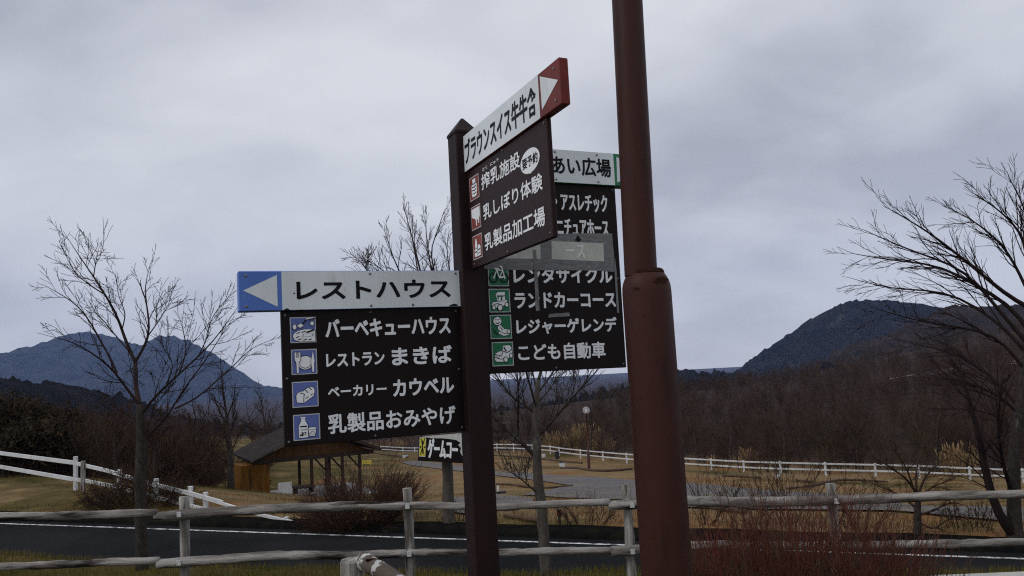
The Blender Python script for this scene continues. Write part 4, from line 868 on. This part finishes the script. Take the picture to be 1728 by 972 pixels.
# ochre store under the left half
mb = MB(); mb.bevbox(H(.2, 1.2, (hz0 - .25 + fl - .3) / 2), hg * .75, hr * 1.05, UP * (hz0 - .25 - fl + .3) / 2, .012); ob = mb.build('wall', M['hutyellow'], hut)
mb = MB(); mb.bevbox(H(.965, .70, (hz0 - .3 + fl) / 2), hg * .012, hr * .35, UP * (hz0 - .45 - fl) / 2, .004); mb.build('door', M['hutyellow'], hut)
def hut_u(x):                                                  # where a photo column meets the gable line
    lo, hi = 0, hw
    for _ in range(40):
        m_ = (lo + hi) / 2; d = H(m_, .16, -3) - EYE; px = 864 + FPX * np.dot(d, CR) / np.dot(d, _fw)
        lo, hi = (m_, hi) if px < x else (lo, m_)
    return lo
for x, v in ((526, .16), (551, .16), (578, .16), (607, .16), (540, Ld - .75), (595, Ld - .75)):
    u = hut_u(x); mb = MB(); mb.bevbox(H(u, v, (hz0 - .2 + fl - .3) / 2), hg * .075, hr * .075, UP * (hz0 - .2 - fl + .3) / 2, .01); mb.build('hut_post', M['beam'], hut)
for x, s in ((551, -1), (578, -1), (607, -1)):
    u = hut_u(x); mb = MB(); mb.tube([H(u, .16, hz0 - .95), H(u + s * .62, .16, hz0 - .22)], [.05, .05], 4); mb.build('brace', M['beam'], hut)
mb = MB(); mb.bevbox(H(hw / 2, 2.6, fl - .12), hg * (hw / 2), hr * 2.9, UP * .14, .02); mb.build('floor_slab', M['concrete'], hut)
q = at(481, 826, 43.9); t = thing('display_board', 'white board standing under the hut roof beside the ochre wall', 'board', (q[0], q[1], fl)); mb = MB(); mb.bevbox((q[0], q[1], q[2] + .05), hg * .36, hr * .03 + UP * .0, UP * .32, .008); mb.build('face', M['white'], t)
for s in (-.3, .3): mb = MB(); mb.tube([np.array([q[0], q[1], q[2] - .27]) + hg * s, np.array([q[0], q[1], fl]) + hg * s], [.025, .025], 6); mb.build('leg', M['grey'], t)
q = at(512, 830, 44.6); t = thing('timber_bench', 'dark bench and table set under the open hut roof', 'bench', (q[0], q[1], fl))
mb = MB(); mb.bevbox((q[0], q[1], fl + .72), hg * .55, hr * .45, UP * .05, .01); mb.build('tabletop', M['beam'], t); mb = MB(); mb.bevbox(np.array([q[0], q[1], fl + .38]) - hr * .5, hg * .6, hr * .17, UP * .04, .01); mb.build('seat', M['grey'], t)
for s in (-.42, .42): mb = MB(); mb.bevbox(np.array([q[0], q[1], fl + .33]) + hg * s, hg * .06, hr * .35, UP * .34, .01); mb.build('leg', M['beam'], t)
for s in (-.42, .42): mb = MB(); mb.bevbox(np.array([q[0], q[1], fl + .16]) + hg * s - hr * .5, hg * .05, hr * .12, UP * .18, .01); mb.build('leg', M['grey'], t)

# ------------------------------------------------------------------ park lamp and small things in the field
q = at(994, 791, 50); g = gz(q[0], q[1]); tq_ = at(989.2, 692.5, 50); q[2] = g
pl = thing('park_lamp', 'slender dark red park lamp with a clear globe in the field', 'street lamp', q); dv = nrm(tq_ - q); hL = np.linalg.norm(tq_ - q)
mb = MB(); mb.lathe(q, dv, [(-.1, .09), (1.0, .085), (1.05, .05), (hL - .25, .042), (hL - .22, .08), (hL - .16, .09)], 14); mb.build('pole', M['poster'], pl, smooth=True)
mb = MB(); mb.lathe(q, dv, [(hL - .2, .06)] + [(hL - .225 * math.cos(a), .225 * math.sin(a)) for a in np.linspace(.35, math.pi - .02, 14)], 20)
gl = bpy.data.materials.new('clear_globe'); gl.use_nodes = True; _g = gl.node_tree.nodes['Principled BSDF']; _g.inputs['Base Color'].default_value = (.8, .8, .8, 1); _g.inputs['Roughness'].default_value = .08; _g.inputs['Alpha'].default_value = .22; mb.build('globe', gl, pl, smooth=True)
mb = MB(); mb.lathe(q, dv, [(hL - .18, .05), (hL + .02, .06), (hL + .05, .04), (hL + .06, .002)], 12); mb.build('bulb', M['white'], pl, smooth=True)
def small_box(name, label, cat, x, y, w, h, m, lid=None, stand=0.0):
    q = hit(x, y); sc = q[1] / FPX; t = thing(name, label, cat, q); W, Hh = w * sc / 2, h * sc / 2
    mb = MB(); mb.bevbox(q + UP * (Hh + stand), (W, 0, 0), (0, W * .8, 0), (0, 0, Hh), min(W, Hh) * .15); mb.build('body', m, t)
    mb = MB(); mb.bevbox(q + UP * (2 * Hh + stand + Hh * .12), (W * 1.08, 0, 0), (0, W * .88, 0), (0, 0, Hh * .12), Hh * .05); mb.build('lid', lid or m, t)
    if stand: mb = MB(); mb.tube([q - UP * .05, q + UP * stand], [.03, .03], 6); mb.build('leg', M['black'], t)
    return t
small_box('marker_box', 'white box on the grass left of the park lamp', 'box', 949, 789, 9, 8, M['white'], M['trim'])
small_box('litter_bin', 'dark bin in front of the far white fence left of the park lamp', 'bin', 940.5, 774.5, 7, 11, M['black'])
small_box('bucket', 'small white pail beside the far fence behind the centre tree', 'bucket', 917.5, 772, 6, 5, M['white'])
small_box('marker_box', 'small white box at the far fence right of the hut', 'box', 684, 772.5, 8, 5, M['white'], M['trim'])
small_box('utility_box', 'small dark red box on a stand behind the fence by the centre tree', 'box', 945, 889, 8, 9, M['poster'], M['black'], .22)
small_box('marker_box', 'white box at the foot of the far fence right of the lamp post', 'box', 1313, 806, 7, 6, M['white'], M['trim'])
q = hit(619, 785); t = thing('yellow_barrier', 'low yellow barrier frame on the grass beside the hut', 'barrier', q)
for dx in (-.32, .32): mb = MB(); mb.tube([q + np.array([dx, 0, -.05]), q + np.array([dx, 0, .36])], [.04, .04], 8); mb.build('leg', M['yellow'], t)
for zz in (.16, .32): mb = MB(); mb.bevbox(q + UP * zz, (.38, 0, 0), (0, .03, 0), (0, 0, .05), .008); mb.build('rail', M['yellow'], t)
q = hit(841, 833); t = thing('marker_post', 'thin white marker post beside the brown edging right of the signpost', 'post', q); s = q[1] / FPX
mb = MB(); mb.tube([q - UP * .05, q + UP * 13 * s], [.05, .05], 8); mb.build('post', M['white'], t); mb = MB(); mb.bevbox(q + np.array([.12, 0, .05]), (.2, 0, 0), (0, .16, 0), (0, 0, .05), .01); mb.build('base', M['black'], t)
EDG = [('across the far lawn behind the centre tree', [(834, 769.5), (870, 771.5), (905, 774.5), (945, 779), (982, 782.5)]), ('bent around the lawn of the park lamp', [(945.5, 790.5), (985, 795), (1025, 799), (1046, 796), (1066, 792.5)]),
       ('ending in the gravel right of the centre tree', [(838, 819), (858, 818), (885, 823), (917, 826.5), (940, 825), (966, 821.5)]), ('on the far lawn just right of the hut roof', [(618, 763.8), (650, 768), (688, 773)]),
       ('short straight one below the far fence right of the lamp post', [(1219, 804.5), (1250, 806), (1283, 808)]), ('wavy one above the last right fence post', [(1328, 827), (1367, 823.5), (1391, 816.5), (1422, 810.5), (1460, 812), (1498, 815)]),
       ('shortest one on the grass left of the last right fence post', [(1343, 813), (1356, 813.5), (1369, 815)]), ('low one under the top log rail right of the lamp post', [(1178, 858), (1215, 863), (1259, 869)]), ('nearest one by the dark red box', [(851, 875), (880, 879), (912, 884.5)])]
for i, (l, P) in enumerate(EDG):
    Q = smooth_line([hit(*p) + UP * .05 for p in P], 12); R = np.random.default_rng(i); t = thing('log_edging', 'dark brown log edging ' + l, 'edging', Q[len(Q) // 2], 'log edgings in the field')
    Q[:, 2] = ground(Q[:, 0], Q[:, 1]) + .06; r = max(.05, Q[:, 1].mean() / FPX * 1.7); mb = MB(); mb.tube(Q, r * (1 + .15 * R.normal(size=len(Q))), 7); mb.build('log', M['edging'], t)

# ------------------------------------------------------------------ game corner board nailed to a tree
gt = hit(757, 890.5); GD = gt[1]
gbd = thing('name_board', 'dark weathered board with a yellow pictogram fixed to the tree under the blue sign', 'sign', at(745, 760, GD - .3))
gx = nrm(at(786, 770, GD - .42) - at(706, 757, GD - .25)); gx[2] = 0; gx = nrm(gx); gn = np.array([gx[1], -gx[0], 0])
GB = Board(at(706, 757, GD - .33), gx, -.09, gn)
c0 = GB.uv(705.5, 777.5); c1 = GB.uv(705.5, 736)
mb = MB(); GB.slab(mb, 0, 1.55, c0[1], c1[1], -.03, 0, 0, .004); gb_ = mb.build('board', M['signdark'], gbd)
mb = MB(); e = GB.uv(777, 737)[0]; GB.poly(mb, [tuple(GB.uv(*p, .002)) for p in ((712, 736.5), (779, 731), (785, 775), (779, 768), (776.5, 762), (778, 756), (773, 751), (777, 747), (770, 742.5), (756, 740.5), (744, 739.5), (728, 739.5))], .002); mb.build('bare_patch', M['paper'], gbd)
mb = MB(); write(mb, GB, 'ゲームコー', (720.8, 773), (773.5, 742), .003, .03); mb.build('lettering', M['letterwhite'], gb_)
ic = Icon(GB, (706.8, 770.5), (719.2, 738), .001, M['iconyellow']); ic.line([(.2, .1), (.5, .5), (.8, .1)], .1); ic.line([(.2, .95), (.5, .55), (.8, .95)], .1); ic.line([(.5, .2), (.5, .8)], .14); ic.line([(.1, .5), (.3, .5)], .08); ic.line([(.75, .5), (.92, .5)], .08); ic.done(gb_)
def px_tree(name, label, cat, D, trunk, limbs, o, m1, m2, seed, L0, kids, lvl=2, dv=.9, group=None, lw=1.0):
    """trunk and main limbs read off the photo (x, y, half-width px), each limb swung a little in depth; the twigs grow by rule"""
    R = np.random.default_rng(seed); T = [at(x, y, D) for x, y, w in trunk]; base = T[0].copy(); tm, cm = MB(), MB()
    sc = D / FPX; q = resample(T, 18); d = np.r_[0, np.cumsum(np.linalg.norm(np.diff(np.array(T), axis=0), axis=1))]
    rw = np.interp(np.linspace(0, d[-1], 18), d, [w * sc for _, _, w in trunk]); q[1:-1] += R.normal(size=(16, 3)) * .005; q[1:-1] = .25 * q[:-2] + .5 * q[1:-1] + .25 * q[2:]
    Jt = lambda n, s: 1 + .05 * R.normal(size=(n, s)); tm.tube(np.vstack([q[0] - UP * .35, q]), np.r_[rw[0] * 1.25, rw], 12, jit=Jt)
    for pts, w0, w1 in limbs:
        sw = R.uniform(-1, 1) * dv; n = len(pts); t = np.linspace(0, 1, n)
        P = [at(x, y, D + sw * k ** 1.2 * (1 if abs(sw) > .15 else 2)) for (x, y), k in zip(pts, t)]; Q = smooth_line(P, 12); rr = np.linspace(w0 * lw, w1 * lw, len(Q)) * sc
        cm.tube(Q, np.maximum(rr, o['rmin']), 7, cap=False); sprout(cm, Q, rr, L0, lvl, R, o, kids)
    t = thing(name, label, cat, base, group); tm.build('trunk', m1, t, smooth=True); cm.build('crown', m2, t); return t
O1 = dict(kids=5, rmin=.0026, up=.02, ratio=.52, ang=(16, 44), wander=.13, tip=.30)
px_tree('bare_tree', 'slim leafless tree with spreading crown in front of the left mountain', 'tree', 9.75,
        [(240, 948, 10), (238.5, 900, 9.5), (237, 850, 9.5), (236, 800, 9), (238, 760, 8.5), (238.5, 720, 7.5), (236, 682, 6)],
        [([(236, 684), (229, 654), (228, 625), (228, 611)], 6, 4.5), ([(228, 611), (236, 598), (244, 587), (251.6, 568), (252, 540), (246, 509), (244, 478), (251.6, 454)], 3.8, .6), ([(251, 565), (262, 550), (275, 530), (288, 512)], 1.6, .5),
         ([(228, 611), (216, 591), (206.6, 556), (195, 525), (177, 497), (158, 466), (138, 439), (115, 403)], 4.2, .6), ([(177, 497), (157, 485), (126, 462), (107, 423)], 1.8, .5), ([(158, 466), (162, 440), (166, 424)], 1.4, .5), ([(206, 556), (213, 530), (200, 500), (196, 470)], 1.6, .5),
         ([(236, 684), (208.6, 650), (197, 630), (177, 611), (154, 595), (134, 582), (119, 575), (87, 568)], 3.6, .6), ([(197, 630), (185, 599), (165.6, 571), (154, 544), (134, 517), (111, 501), (76, 482)], 3.0, .6), ([(216, 591), (190, 560), (170, 535), (150, 520)], 1.8, .5),
         ([(238, 700), (256, 672), (279, 654), (302, 630), (334, 603), (361, 575), (384, 544), (400, 520)], 3.4, .6), ([(279, 654), (294, 615), (279, 591), (281, 572), (284, 560)], 1.6, .5), ([(302, 630), (316, 596), (310, 560), (306, 548), (310, 525)], 1.8, .5), ([(334, 603), (350, 570), (355, 540), (372, 515)], 1.5, .5),
         ([(238, 745), (255, 732), (271, 720), (294, 685), (310, 654), (341, 618), (365, 580), (380, 555)], 3.2, .6), ([(294, 690), (334, 673), (365, 642), (396, 618), (420, 587), (455, 575)], 2.4, .5), ([(238, 745), (215, 715), (200, 690), (180, 672)], 1.6, .5), ([(244, 735), (258, 700), (262, 660), (276, 620)], 1.7, .5)],
        O1, M['bark'], M['twig'], 21, .52, 10, lw=.70)
px_tree('bare_tree', 'leafless tree with pale forking limbs seen through the gap below the green sign', 'tree', 8.85,
        [(921, 958, 9.5), (917, 900, 9), (913, 850, 8.5), (908, 800, 8), (906, 772, 7.5), (904, 735, 6.5), (904, 700, 5.5), (905, 667, 4.5), (909, 640, 3.5)],
        [([(904, 772), (887.5, 753), (872.7, 741), (850.5, 721), (833, 704), (815, 690)], 4.5, 1.2), ([(873, 741), (874, 712), (874.5, 684), (875, 655), (872, 620)], 2.6, .8), ([(910, 735), (923, 719), (937, 706), (954, 684), (974, 662), (991, 644.5), (1008, 625)], 3.0, .9), ([(954, 684), (950, 668), (947, 655)], 1.2, .5), ([(974, 662), (978, 645), (976, 628)], 1.2, .5),
         ([(905, 699), (887.5, 686), (868, 674), (850, 654), (838, 634), (822, 610)], 2.6, .7), ([(909, 640), (914, 627), (918, 595), (914, 560), (920, 520)], 3.2, .6), ([(907, 664), (925, 640), (945, 610), (955, 575)], 2.2, .6), ([(905, 690), (896, 655), (885, 620), (875, 580), (870, 540)], 2.4, .6), ([(906, 660), (898, 625), (890, 590), (893, 555)], 1.9, .6),
         ([(907, 832), (892, 820), (878, 807), (863, 797), (848, 790)], 1.5, .5), ([(878, 807), (876, 797), (884, 790)], .9, .5), ([(907, 680), (930, 655), (937, 640), (955, 625)], 1.6, .5), ([(886, 685), (880, 655), (860, 625)], 1.4, .5)],
        dict(kids=5, rmin=.0024, up=.14, ratio=.5, ang=(18, 42), wander=.12), M['barkpale'], M['bark'], 22, .42, 12, lw=.9)
px_tree('bare_tree', 'taller leafless tree behind the blue sign, its trunk carrying a small dark board', 'tree', GD,
        [(758, 891, 10.5), (757, 850, 9.5), (755, 800, 9), (752, 740, 8), (742, 660, 7), (735, 600, 6.5), (730, 545, 5.5)],
        [([(730, 545), (722, 500), (708, 455), (702, 425), (694, 395), (686, 365), (682, 352)], 3.6, .7), ([(730, 545), (715, 490), (703, 455), (699, 410), (690, 385), (686, 364)], 2.6, .6), ([(735, 580), (735, 500), (727, 450), (722, 420), (717, 385), (719, 360)], 3.2, .7), ([(730, 545), (690, 500), (674, 455), (660, 430), (655, 405), (649, 390)], 3.2, .7), ([(690, 500), (660, 470), (640, 450), (620, 440)], 2.0, .6),
         ([(735, 580), (742, 500), (733, 455), (722, 425), (728, 410), (740, 390), (748, 360)], 3.0, .7), ([(735, 560), (755, 500), (760, 455), (752, 420), (758, 390)], 2.4, .6), ([(720, 560), (650, 500), (617, 455), (610, 440), (596, 432)], 2.8, .6), ([(650, 500), (618, 460), (617, 430)], 1.6, .6)],
        dict(kids=6, rmin=.0042, up=.06, ratio=.52, ang=(14, 38), wander=.12, tip=.2), M['barkpale'], M['twig'], 23, .72, 12, dv=1.6, lw=.72)
rb = hit(1712, 908)
px_tree('bare_tree', 'large leafless tree on the right edge with long branches reaching left across the sky', 'tree', rb[1],
        [(1713, 908, 13), (1711, 870, 11), (1711, 835, 10), (1710, 790, 9.5), (1715, 730, 9), (1722, 680, 8.5), (1733, 610, 8), (1738, 540, 7), (1738, 480, 6)],
        [([(1712, 905), (1690, 880), (1671, 835), (1664, 797), (1655, 750), (1640, 690), (1625, 640)], 9, 2.5), ([(1711, 840), (1700, 810), (1690, 770), (1682, 720), (1690, 650)], 4, 1.2),
         ([(1738, 520), (1706, 505), (1667, 471), (1640, 448), (1609, 424), (1570, 393), (1535, 372), (1503, 354)], 4.2, .6), ([(1738, 560), (1706, 514), (1676, 497), (1648, 483), (1620, 466), (1589, 448), (1545, 442), (1503, 440), (1440, 428)], 4.2, .6), ([(1735, 580), (1690, 530), (1660, 490), (1628, 455), (1595, 440), (1558, 432), (1530, 420), (1511, 412), (1460, 389)], 3.8, .6),
         ([(1735, 600), (1700, 555), (1667, 534), (1640, 512), (1609, 495), (1560, 488), (1510, 490), (1448, 473)], 3.4, .6), ([(1730, 625), (1690, 570), (1660, 560), (1628, 553), (1590, 548), (1550, 541), (1510, 532), (1483, 522)], 3.2, .6), ([(1738, 480), (1728, 400), (1705, 372), (1680, 350), (1650, 330)], 3.2, .6),
         ([(1738, 490), (1742, 420), (1735, 370), (1722, 335), (1706, 306)], 3.2, .6), ([(1738, 500), (1715, 450), (1690, 410), (1665, 390), (1640, 370), (1610, 355)], 3, .6), ([(1738, 480), (1775, 430), (1800, 380), (1830, 350)], 4, .8), ([(1735, 560), (1780, 500), (1830, 440), (1870, 380)], 4, .8), ([(1722, 690), (1680, 640), (1640, 610), (1590, 590), (1540, 580)], 3.0, .6), ([(1720, 700), (1690, 670), (1650, 650), (1600, 640)], 2.6, .6), ([(1716, 730), (1680, 700), (1640, 690), (1600, 690)], 2.2, .6)],
        dict(kids=6, rmin=.0034, up=.02, ratio=.55, ang=(12, 36), wander=.12, tip=.3), M['bark'], M['twig'], 24, .95, 14, dv=1.2, lw=.95)
sb = hit(1547, 906)
px_tree('small_bare_tree', 'small many-branched bare tree in front of the right end of the far fence', 'tree', sb[1],
        [(1547, 907, 7), (1548, 880, 6), (1549, 850, 5), (1547, 830, 4)],
        [([(1547, 832), (1530, 808), (1505, 790), (1480, 775)], 2.4, .6), ([(1548, 840), (1560, 805), (1580, 785), (1605, 770)], 2.4, .6), ([(1547, 832), (1545, 800), (1552, 770), (1558, 745)], 2.2, .6), ([(1549, 870), (1580, 860), (1600, 848), (1618, 850)], 2.2, .6), ([(1548, 880), (1575, 895), (1600, 875), (1625, 868)], 2, .6), ([(1549, 860), (1520, 835), (1500, 828), (1470, 815)], 2.2, .6), ([(1548, 845), (1530, 790), (1510, 760)], 2, .6), ([(1548, 842), (1575, 820), (1600, 812)], 1.8, .6)],
        dict(kids=5, rmin=.0035, up=.05, ratio=.5, ang=(25, 60), wander=.2), M['bark'], M['twigbrown'], 25, .46, 12, dv=.8)

# trees further off on the left, each grown from its own seed
def grown(name, label, cat, x, yb, yt, D, o, r, fork, limbs, seed, m1, m2, wide=1.0):
    b = at(x, yb, D); g = gz(b[0], b[1]); b[2] = g; H_ = at(x, yt, D)[2] - g
    tm, cm = bare_tree(seed, H_ * .93, o, r, fork, limbs)
    cm.v = [(v[0] * wide, v[1] * wide, v[2]) for v in cm.v]; 
    return plant_tree(name, label, cat, b, tm, cm, m1, m2)
OT = dict(lvl=3, kids=6, rmin=.006, up=.13, ratio=.52, ang=(20, 46), wander=.14)
grown('bare_tree', 'slender leafless tree in front of the ochre wall of the hut', 'tree', 391, 852, 592, 37, OT, .19, .28, 11, 31, M['bark'], M['twig'])
grown('bare_tree', 'low forked bare tree left of the hut behind the white fence', 'tree', 318, 815, 662, 33, dict(lvl=3, kids=6, rmin=.006, up=.1, ratio=.52, ang=(25, 55), wander=.18), .13, .15, 11, 32, M['bark'], M['twigbrown'])
grown('bare_tree', 'dense brown bare tree behind the white fence left of the slim tree', 'tree', 196, 812, 655, 31, dict(lvl=3, kids=7, rmin=.006, up=.1, ratio=.5, ang=(25, 55), wander=.2), .12, .08, 14, 33, M['bark'], M['twigbrown'], 1.15)
grown('bare_tree', 'tangled dark bare tree rising right behind the slim left tree', 'tree', 262, 838, 640, 24.5, dict(lvl=3, kids=7, rmin=.005, up=.1, ratio=.5, ang=(25, 58), wander=.2), .10, .05, 15, 34, M['bark'], M['twigbrown'], 1.1)
grown('bare_tree', 'thin leafless tree between the slim tree and the hut', 'tree', 352, 825, 640, 42, OT, .12, .2, 10, 35, M['bark'], M['twigbrown'])
grown('bare_tree', 'faint leafless tree just left of the blue sign panel', 'tree', 452, 800, 640, 60, dict(lvl=3, kids=6, rmin=.009, up=.13, ratio=.52, ang=(20, 46), wander=.14), .15, .2, 11, 36, M['bark'], M['twigbrown'])

def thicket():                                              # tangled undergrowth behind the left fence, one mass
    R = np.random.default_rng(15); V, F, off = [], [], 0; protos = []
    for s in range(5):
        mb = MB(); o = dict(kids=9, rmin=.0055, up=.08, ratio=.52, ang=(22, 58), wander=.22)
        for i in range(9):
            a = R.uniform(0, 6.28); shoot(mb, (math.cos(a) * .3, math.sin(a) * .3, -.1), nrm(np.array([math.cos(a) * .45, math.sin(a) * .45, .9]) + R.normal(size=3) * .12), R.uniform(1.5, 2.3), .022, 2, R, o)
        protos.append((np.array(mb.v), mb.f))
    for i in range(190):
        x = R.uniform(-60, 450); D = R.uniform(31, 62) if x > 210 else R.uniform(34, 62)
        if x < 60: D = R.uniform(36, 60)
        if x > 360 and D < 48: continue
        p = at(x, 760, D); z = gz(p[0], p[1]); Pv, Pf = protos[R.integers(5)]; a = R.uniform(0, 6.28); s = R.uniform(.7, 1.25) * np.interp(x, [0, 150, 330, 480], [1.40, 1.15, .80, .75])
        c, q = math.cos(a) * s, math.sin(a) * s; W = np.stack([Pv[:, 0] * c - Pv[:, 1] * q + p[0], Pv[:, 0] * q + Pv[:, 1] * c + p[1], Pv[:, 2] * s + z], 1); V.append(W); F += [tuple(k + off for k in f) for f in Pf]; off += len(W)
    me = bpy.data.meshes.new('thicket'); me.from_pydata(np.concatenate(V).tolist(), [], F); me.update(); me.materials.append(M['twigbrown']); o = bpy.data.objects.new('thicket', me); COL.objects.link(o); struct(o, 'stuff')
thicket()
# evergreens at the far left
def evergreen(label, x, yb, yt, D, w, seed, m='needle', cone=False):
    R = np.random.default_rng(seed); b = at(x, yb, D); b[2] = gz(b[0], b[1]); H_ = at(x, yt, D)[2] - b[2]; Wd = w * D / FPX / 2
    t = thing('evergreen_tree', label, 'tree', b, 'evergreen trees at the left edge' if not cone else None); mb = MB(); mb.tube([b - UP * .2, b + UP * H_ * .5, b + UP * H_ * .95], [.12, .08, .02], 7); mb.build('trunk', M['bark'], t)
    mb = MB(); n = 1500 if not cone else 260
    lobes = [(R.uniform(-.6, .6), R.uniform(-.6, .6), R.uniform(.3, .8), R.uniform(.35, .6)) for _ in range(9)] + [(0, 0, .62, .75)]
    for i in range(n):
        if cone:
            h = R.random() ** 1.3; a = R.uniform(0, 6.28); k = math.floor(h * 6) / 6; rr = Wd * (1 - k) * R.uniform(.3, 1); c = b + np.array([math.cos(a) * rr, math.sin(a) * rr, H_ * (.12 + .88 * k) - rr * .25]); s = Wd * .3
        else:
            lx, ly, lz, lr = lobes[R.integers(len(lobes))]; d = nrm(R.normal(size=3)) * R.uniform(.6, 1.08) * lr; c = b + np.array([(lx + d[0]) * Wd, (ly + d[1]) * Wd, max(.06, min(1.02, lz + d[2] * .42)) * H_]); s = .26
        for j in range(3):
            u = nrm(R.normal(size=3) + np.array([0, 0, .5])); v = nrm(np.cross(u, R.normal(size=3))) * s * .16; q = c + R.normal(size=3) * s * .4
            mb.add([q - v, q + v, q + v * .5 + u * s * .7, q + u * s * R.uniform(.9, 1.4), q - v * .5 + u * s * .6], [(0, 1, 2, 3, 4)])
    mb.build('crown', M[m], t); return t
evergreen('dark evergreen cut by the left edge above the white fence', 6, 800, 652, 36, 110, 1)
evergreen('rounded dark evergreen second from the left edge', 62, 802, 668, 38, 100, 2)
evergreen('evergreen with ragged right side nearest the blue slope', 112, 806, 676, 40, 80, 3)
evergreen('low brownish evergreen filling the gap just above the fence rail', 40, 795, 712, 33, 140, 4)
evergreen('tiny dark pointed conifer seen beyond the gap under the green sign', 846, 705, 676, 130, 24, 5, cone=True)

# ------------------------------------------------------------------ shrubs and dry clumps
def shrub(name, label, cat, b, rb_, H_, n, m, seed, spread=.5, o=None, r=.006, flat=1.0, vert=.6):
    R = np.random.default_rng(seed); o = o or dict(kids=4, rmin=.0022, up=.12, ratio=.5, ang=(16, 42), wander=.1); mb = MB(); b = np.array(b, float)
    for i in range(n):
        a = R.uniform(0, 6.28); q = math.sqrt(R.random()); p = b + np.array([math.cos(a) * rb_ * q, math.sin(a) * rb_ * q * flat, 0]); p[2] = gz(p[0], p[1]) - .03
        d = nrm(np.array([math.cos(a) * spread * q, math.sin(a) * spread * q, vert]) + R.normal(size=3) * .10); L = H_ * R.uniform(.65, 1.08) * (1 - .35 * q * q)
        shoot(mb, p, d, L, r * R.uniform(.7, 1.2), 1 if R.random() < .75 else 2, R, o)
    t = thing(name, label, cat, b); mb.build('branches', m, t); return t
q = at(1345, 1010, 5.7); shrub('red_shrub', 'dense red-stemmed shrub in front of the log fence right of the lamp post', 'shrub', (q[0], q[1], 0), .62, .86, 420, M['twigred'], 1, .42, dict(kids=6, rmin=.0014, up=.14, ratio=.42, ang=(14, 44), wander=.14), .0042, .8)
q = at(1215, 1010, 5.9); shrub('red_shrub', 'smaller red-brown shrub touching the right side of the lamp post base', 'shrub', (q[0], q[1], 0), .34, .66, 110, M['twigred'], 2, .4, dict(kids=6, rmin=.0014, up=.14, ratio=.42, ang=(14, 38), wander=.08), .004, .8)
q = at(1480, 1005, 5.9); shrub('red_shrub', 'sparser red-brown shrub at the right end of the red thicket', 'shrub', (q[0], q[1], 0), .36, .64, 100, M['twigred'], 3, .5, dict(kids=6, rmin=.0014, up=.12, ratio=.42, ang=(14, 38), wander=.09), .004, .8)
q = hit(608, 888); shrub('shrub', 'rounded rusty brown shrub in front of the open hut', 'shrub', q, .75, 1.42, 300, M['twigrust'], 4, .85, dict(kids=7, rmin=.004, up=.06, ratio=.42, ang=(18, 45), wander=.12), .010, .8)
for i, (x, y, h, n, l) in enumerate(((1192, 884, 1.2, 14, 'thin bare sapling shrub just right of the lamp post'), (1268, 884, 1.35, 16, 'thin bare shrub rising above the log rail over the red thicket'), (1330, 884, 1.5, 18, 'tallest thin bare shrub left of the last right fence post'),
                                  (1452, 890, 1.0, 22, 'brown bare shrub between the last right fence post and the small tree'), (985, 886, .62, 26, 'low brown shrub beside the dark red box'), (1640, 892, .5, 26, 'low brown shrub at the foot of the large right tree'),
                                  (548, 884, .5, 20, 'low dry shrub at the left foot of the rusty shrub'), (775, 889, .5, 16, 'few bare shoots at the foot of the board-carrying tree'))):
    shrub('shrub', l, 'shrub', hit(x, y), .30 if h > .9 else .42, h, n, M['twigbrown'], 30 + i, .45, dict(kids=6, rmin=.0032, up=.08, ratio=.5, ang=(20, 50), wander=.14), .009)
q = at(232, 842, 23); shrub('shrub', 'dark leafy-looking bramble at the foot of the white fence by the slim tree', 'shrub', q, 1.1, 1.1, 150, M['twigbrown'], 50, .7, dict(kids=8, rmin=.005, up=.02, ratio=.5, ang=(25, 65), wander=.2), .010)
def pampas(label, x, y, top_, w, D, n, seed):
    R = np.random.default_rng(seed); b = at(x, y, D); b[2] = gz(b[0], b[1]); H_ = at(x, top_, D)[2] - b[2]; W = w * D / FPX / 2; t = thing('pampas_clump', label, 'grass clump', b, 'pampas grass beyond the far fence'); mb = MB()
    for i in range(n):
        a = R.uniform(0, 6.28); q = math.sqrt(R.random()); p = b + np.array([math.cos(a) * W * q * .9, math.sin(a) * W * q * .6, -.1]); h = H_ * R.uniform(.55, 1.05) * (1.05 - .45 * q * q); l = np.array([math.cos(a) * q, math.sin(a) * q, 0]) * h * .28 + R.normal(size=3) * .1
        mb.tube([p, p + l * .3 + UP * h * .55, p + l + UP * h], [.030, .028, .008], 3, cap=False)
        if R.random() < .35: e = p + l + UP * h; mb.tube([e - UP * .1, e + l * .15 + UP * .22, e + l * .3 + UP * .4], [.02, .055, .012], 4)
    mb.build('stems', M['ochre'], t)
pampas('broad ochre pampas clump left of the park lamp', 940, 763, 730, 62, 101, 420, 1); pampas('tallest ochre pampas clump right behind the park lamp', 988, 768, 716, 56, 95, 480, 2); pampas('lower ochre pampas clump right of the park lamp', 1020, 776, 738, 40, 90, 260, 3)
pampas('narrow pampas clump above the far fence right of the lamp post', 1264, 793, 757, 26, 71, 160, 4); pampas('small pampas tuft closest to the lamp post', 1208, 790, 771, 22, 74, 80, 5); pampas('ochre pampas clump half hidden behind the large right tree', 1622, 803, 752, 60, 64, 330, 6)
pampas('faint pampas strip above the far fence right of the hut roof', 655, 757, 744, 90, 140, 260, 7); pampas('low pampas strip behind the trunk of the centre tree', 850, 759, 744, 40, 118, 140, 8)
#PART4
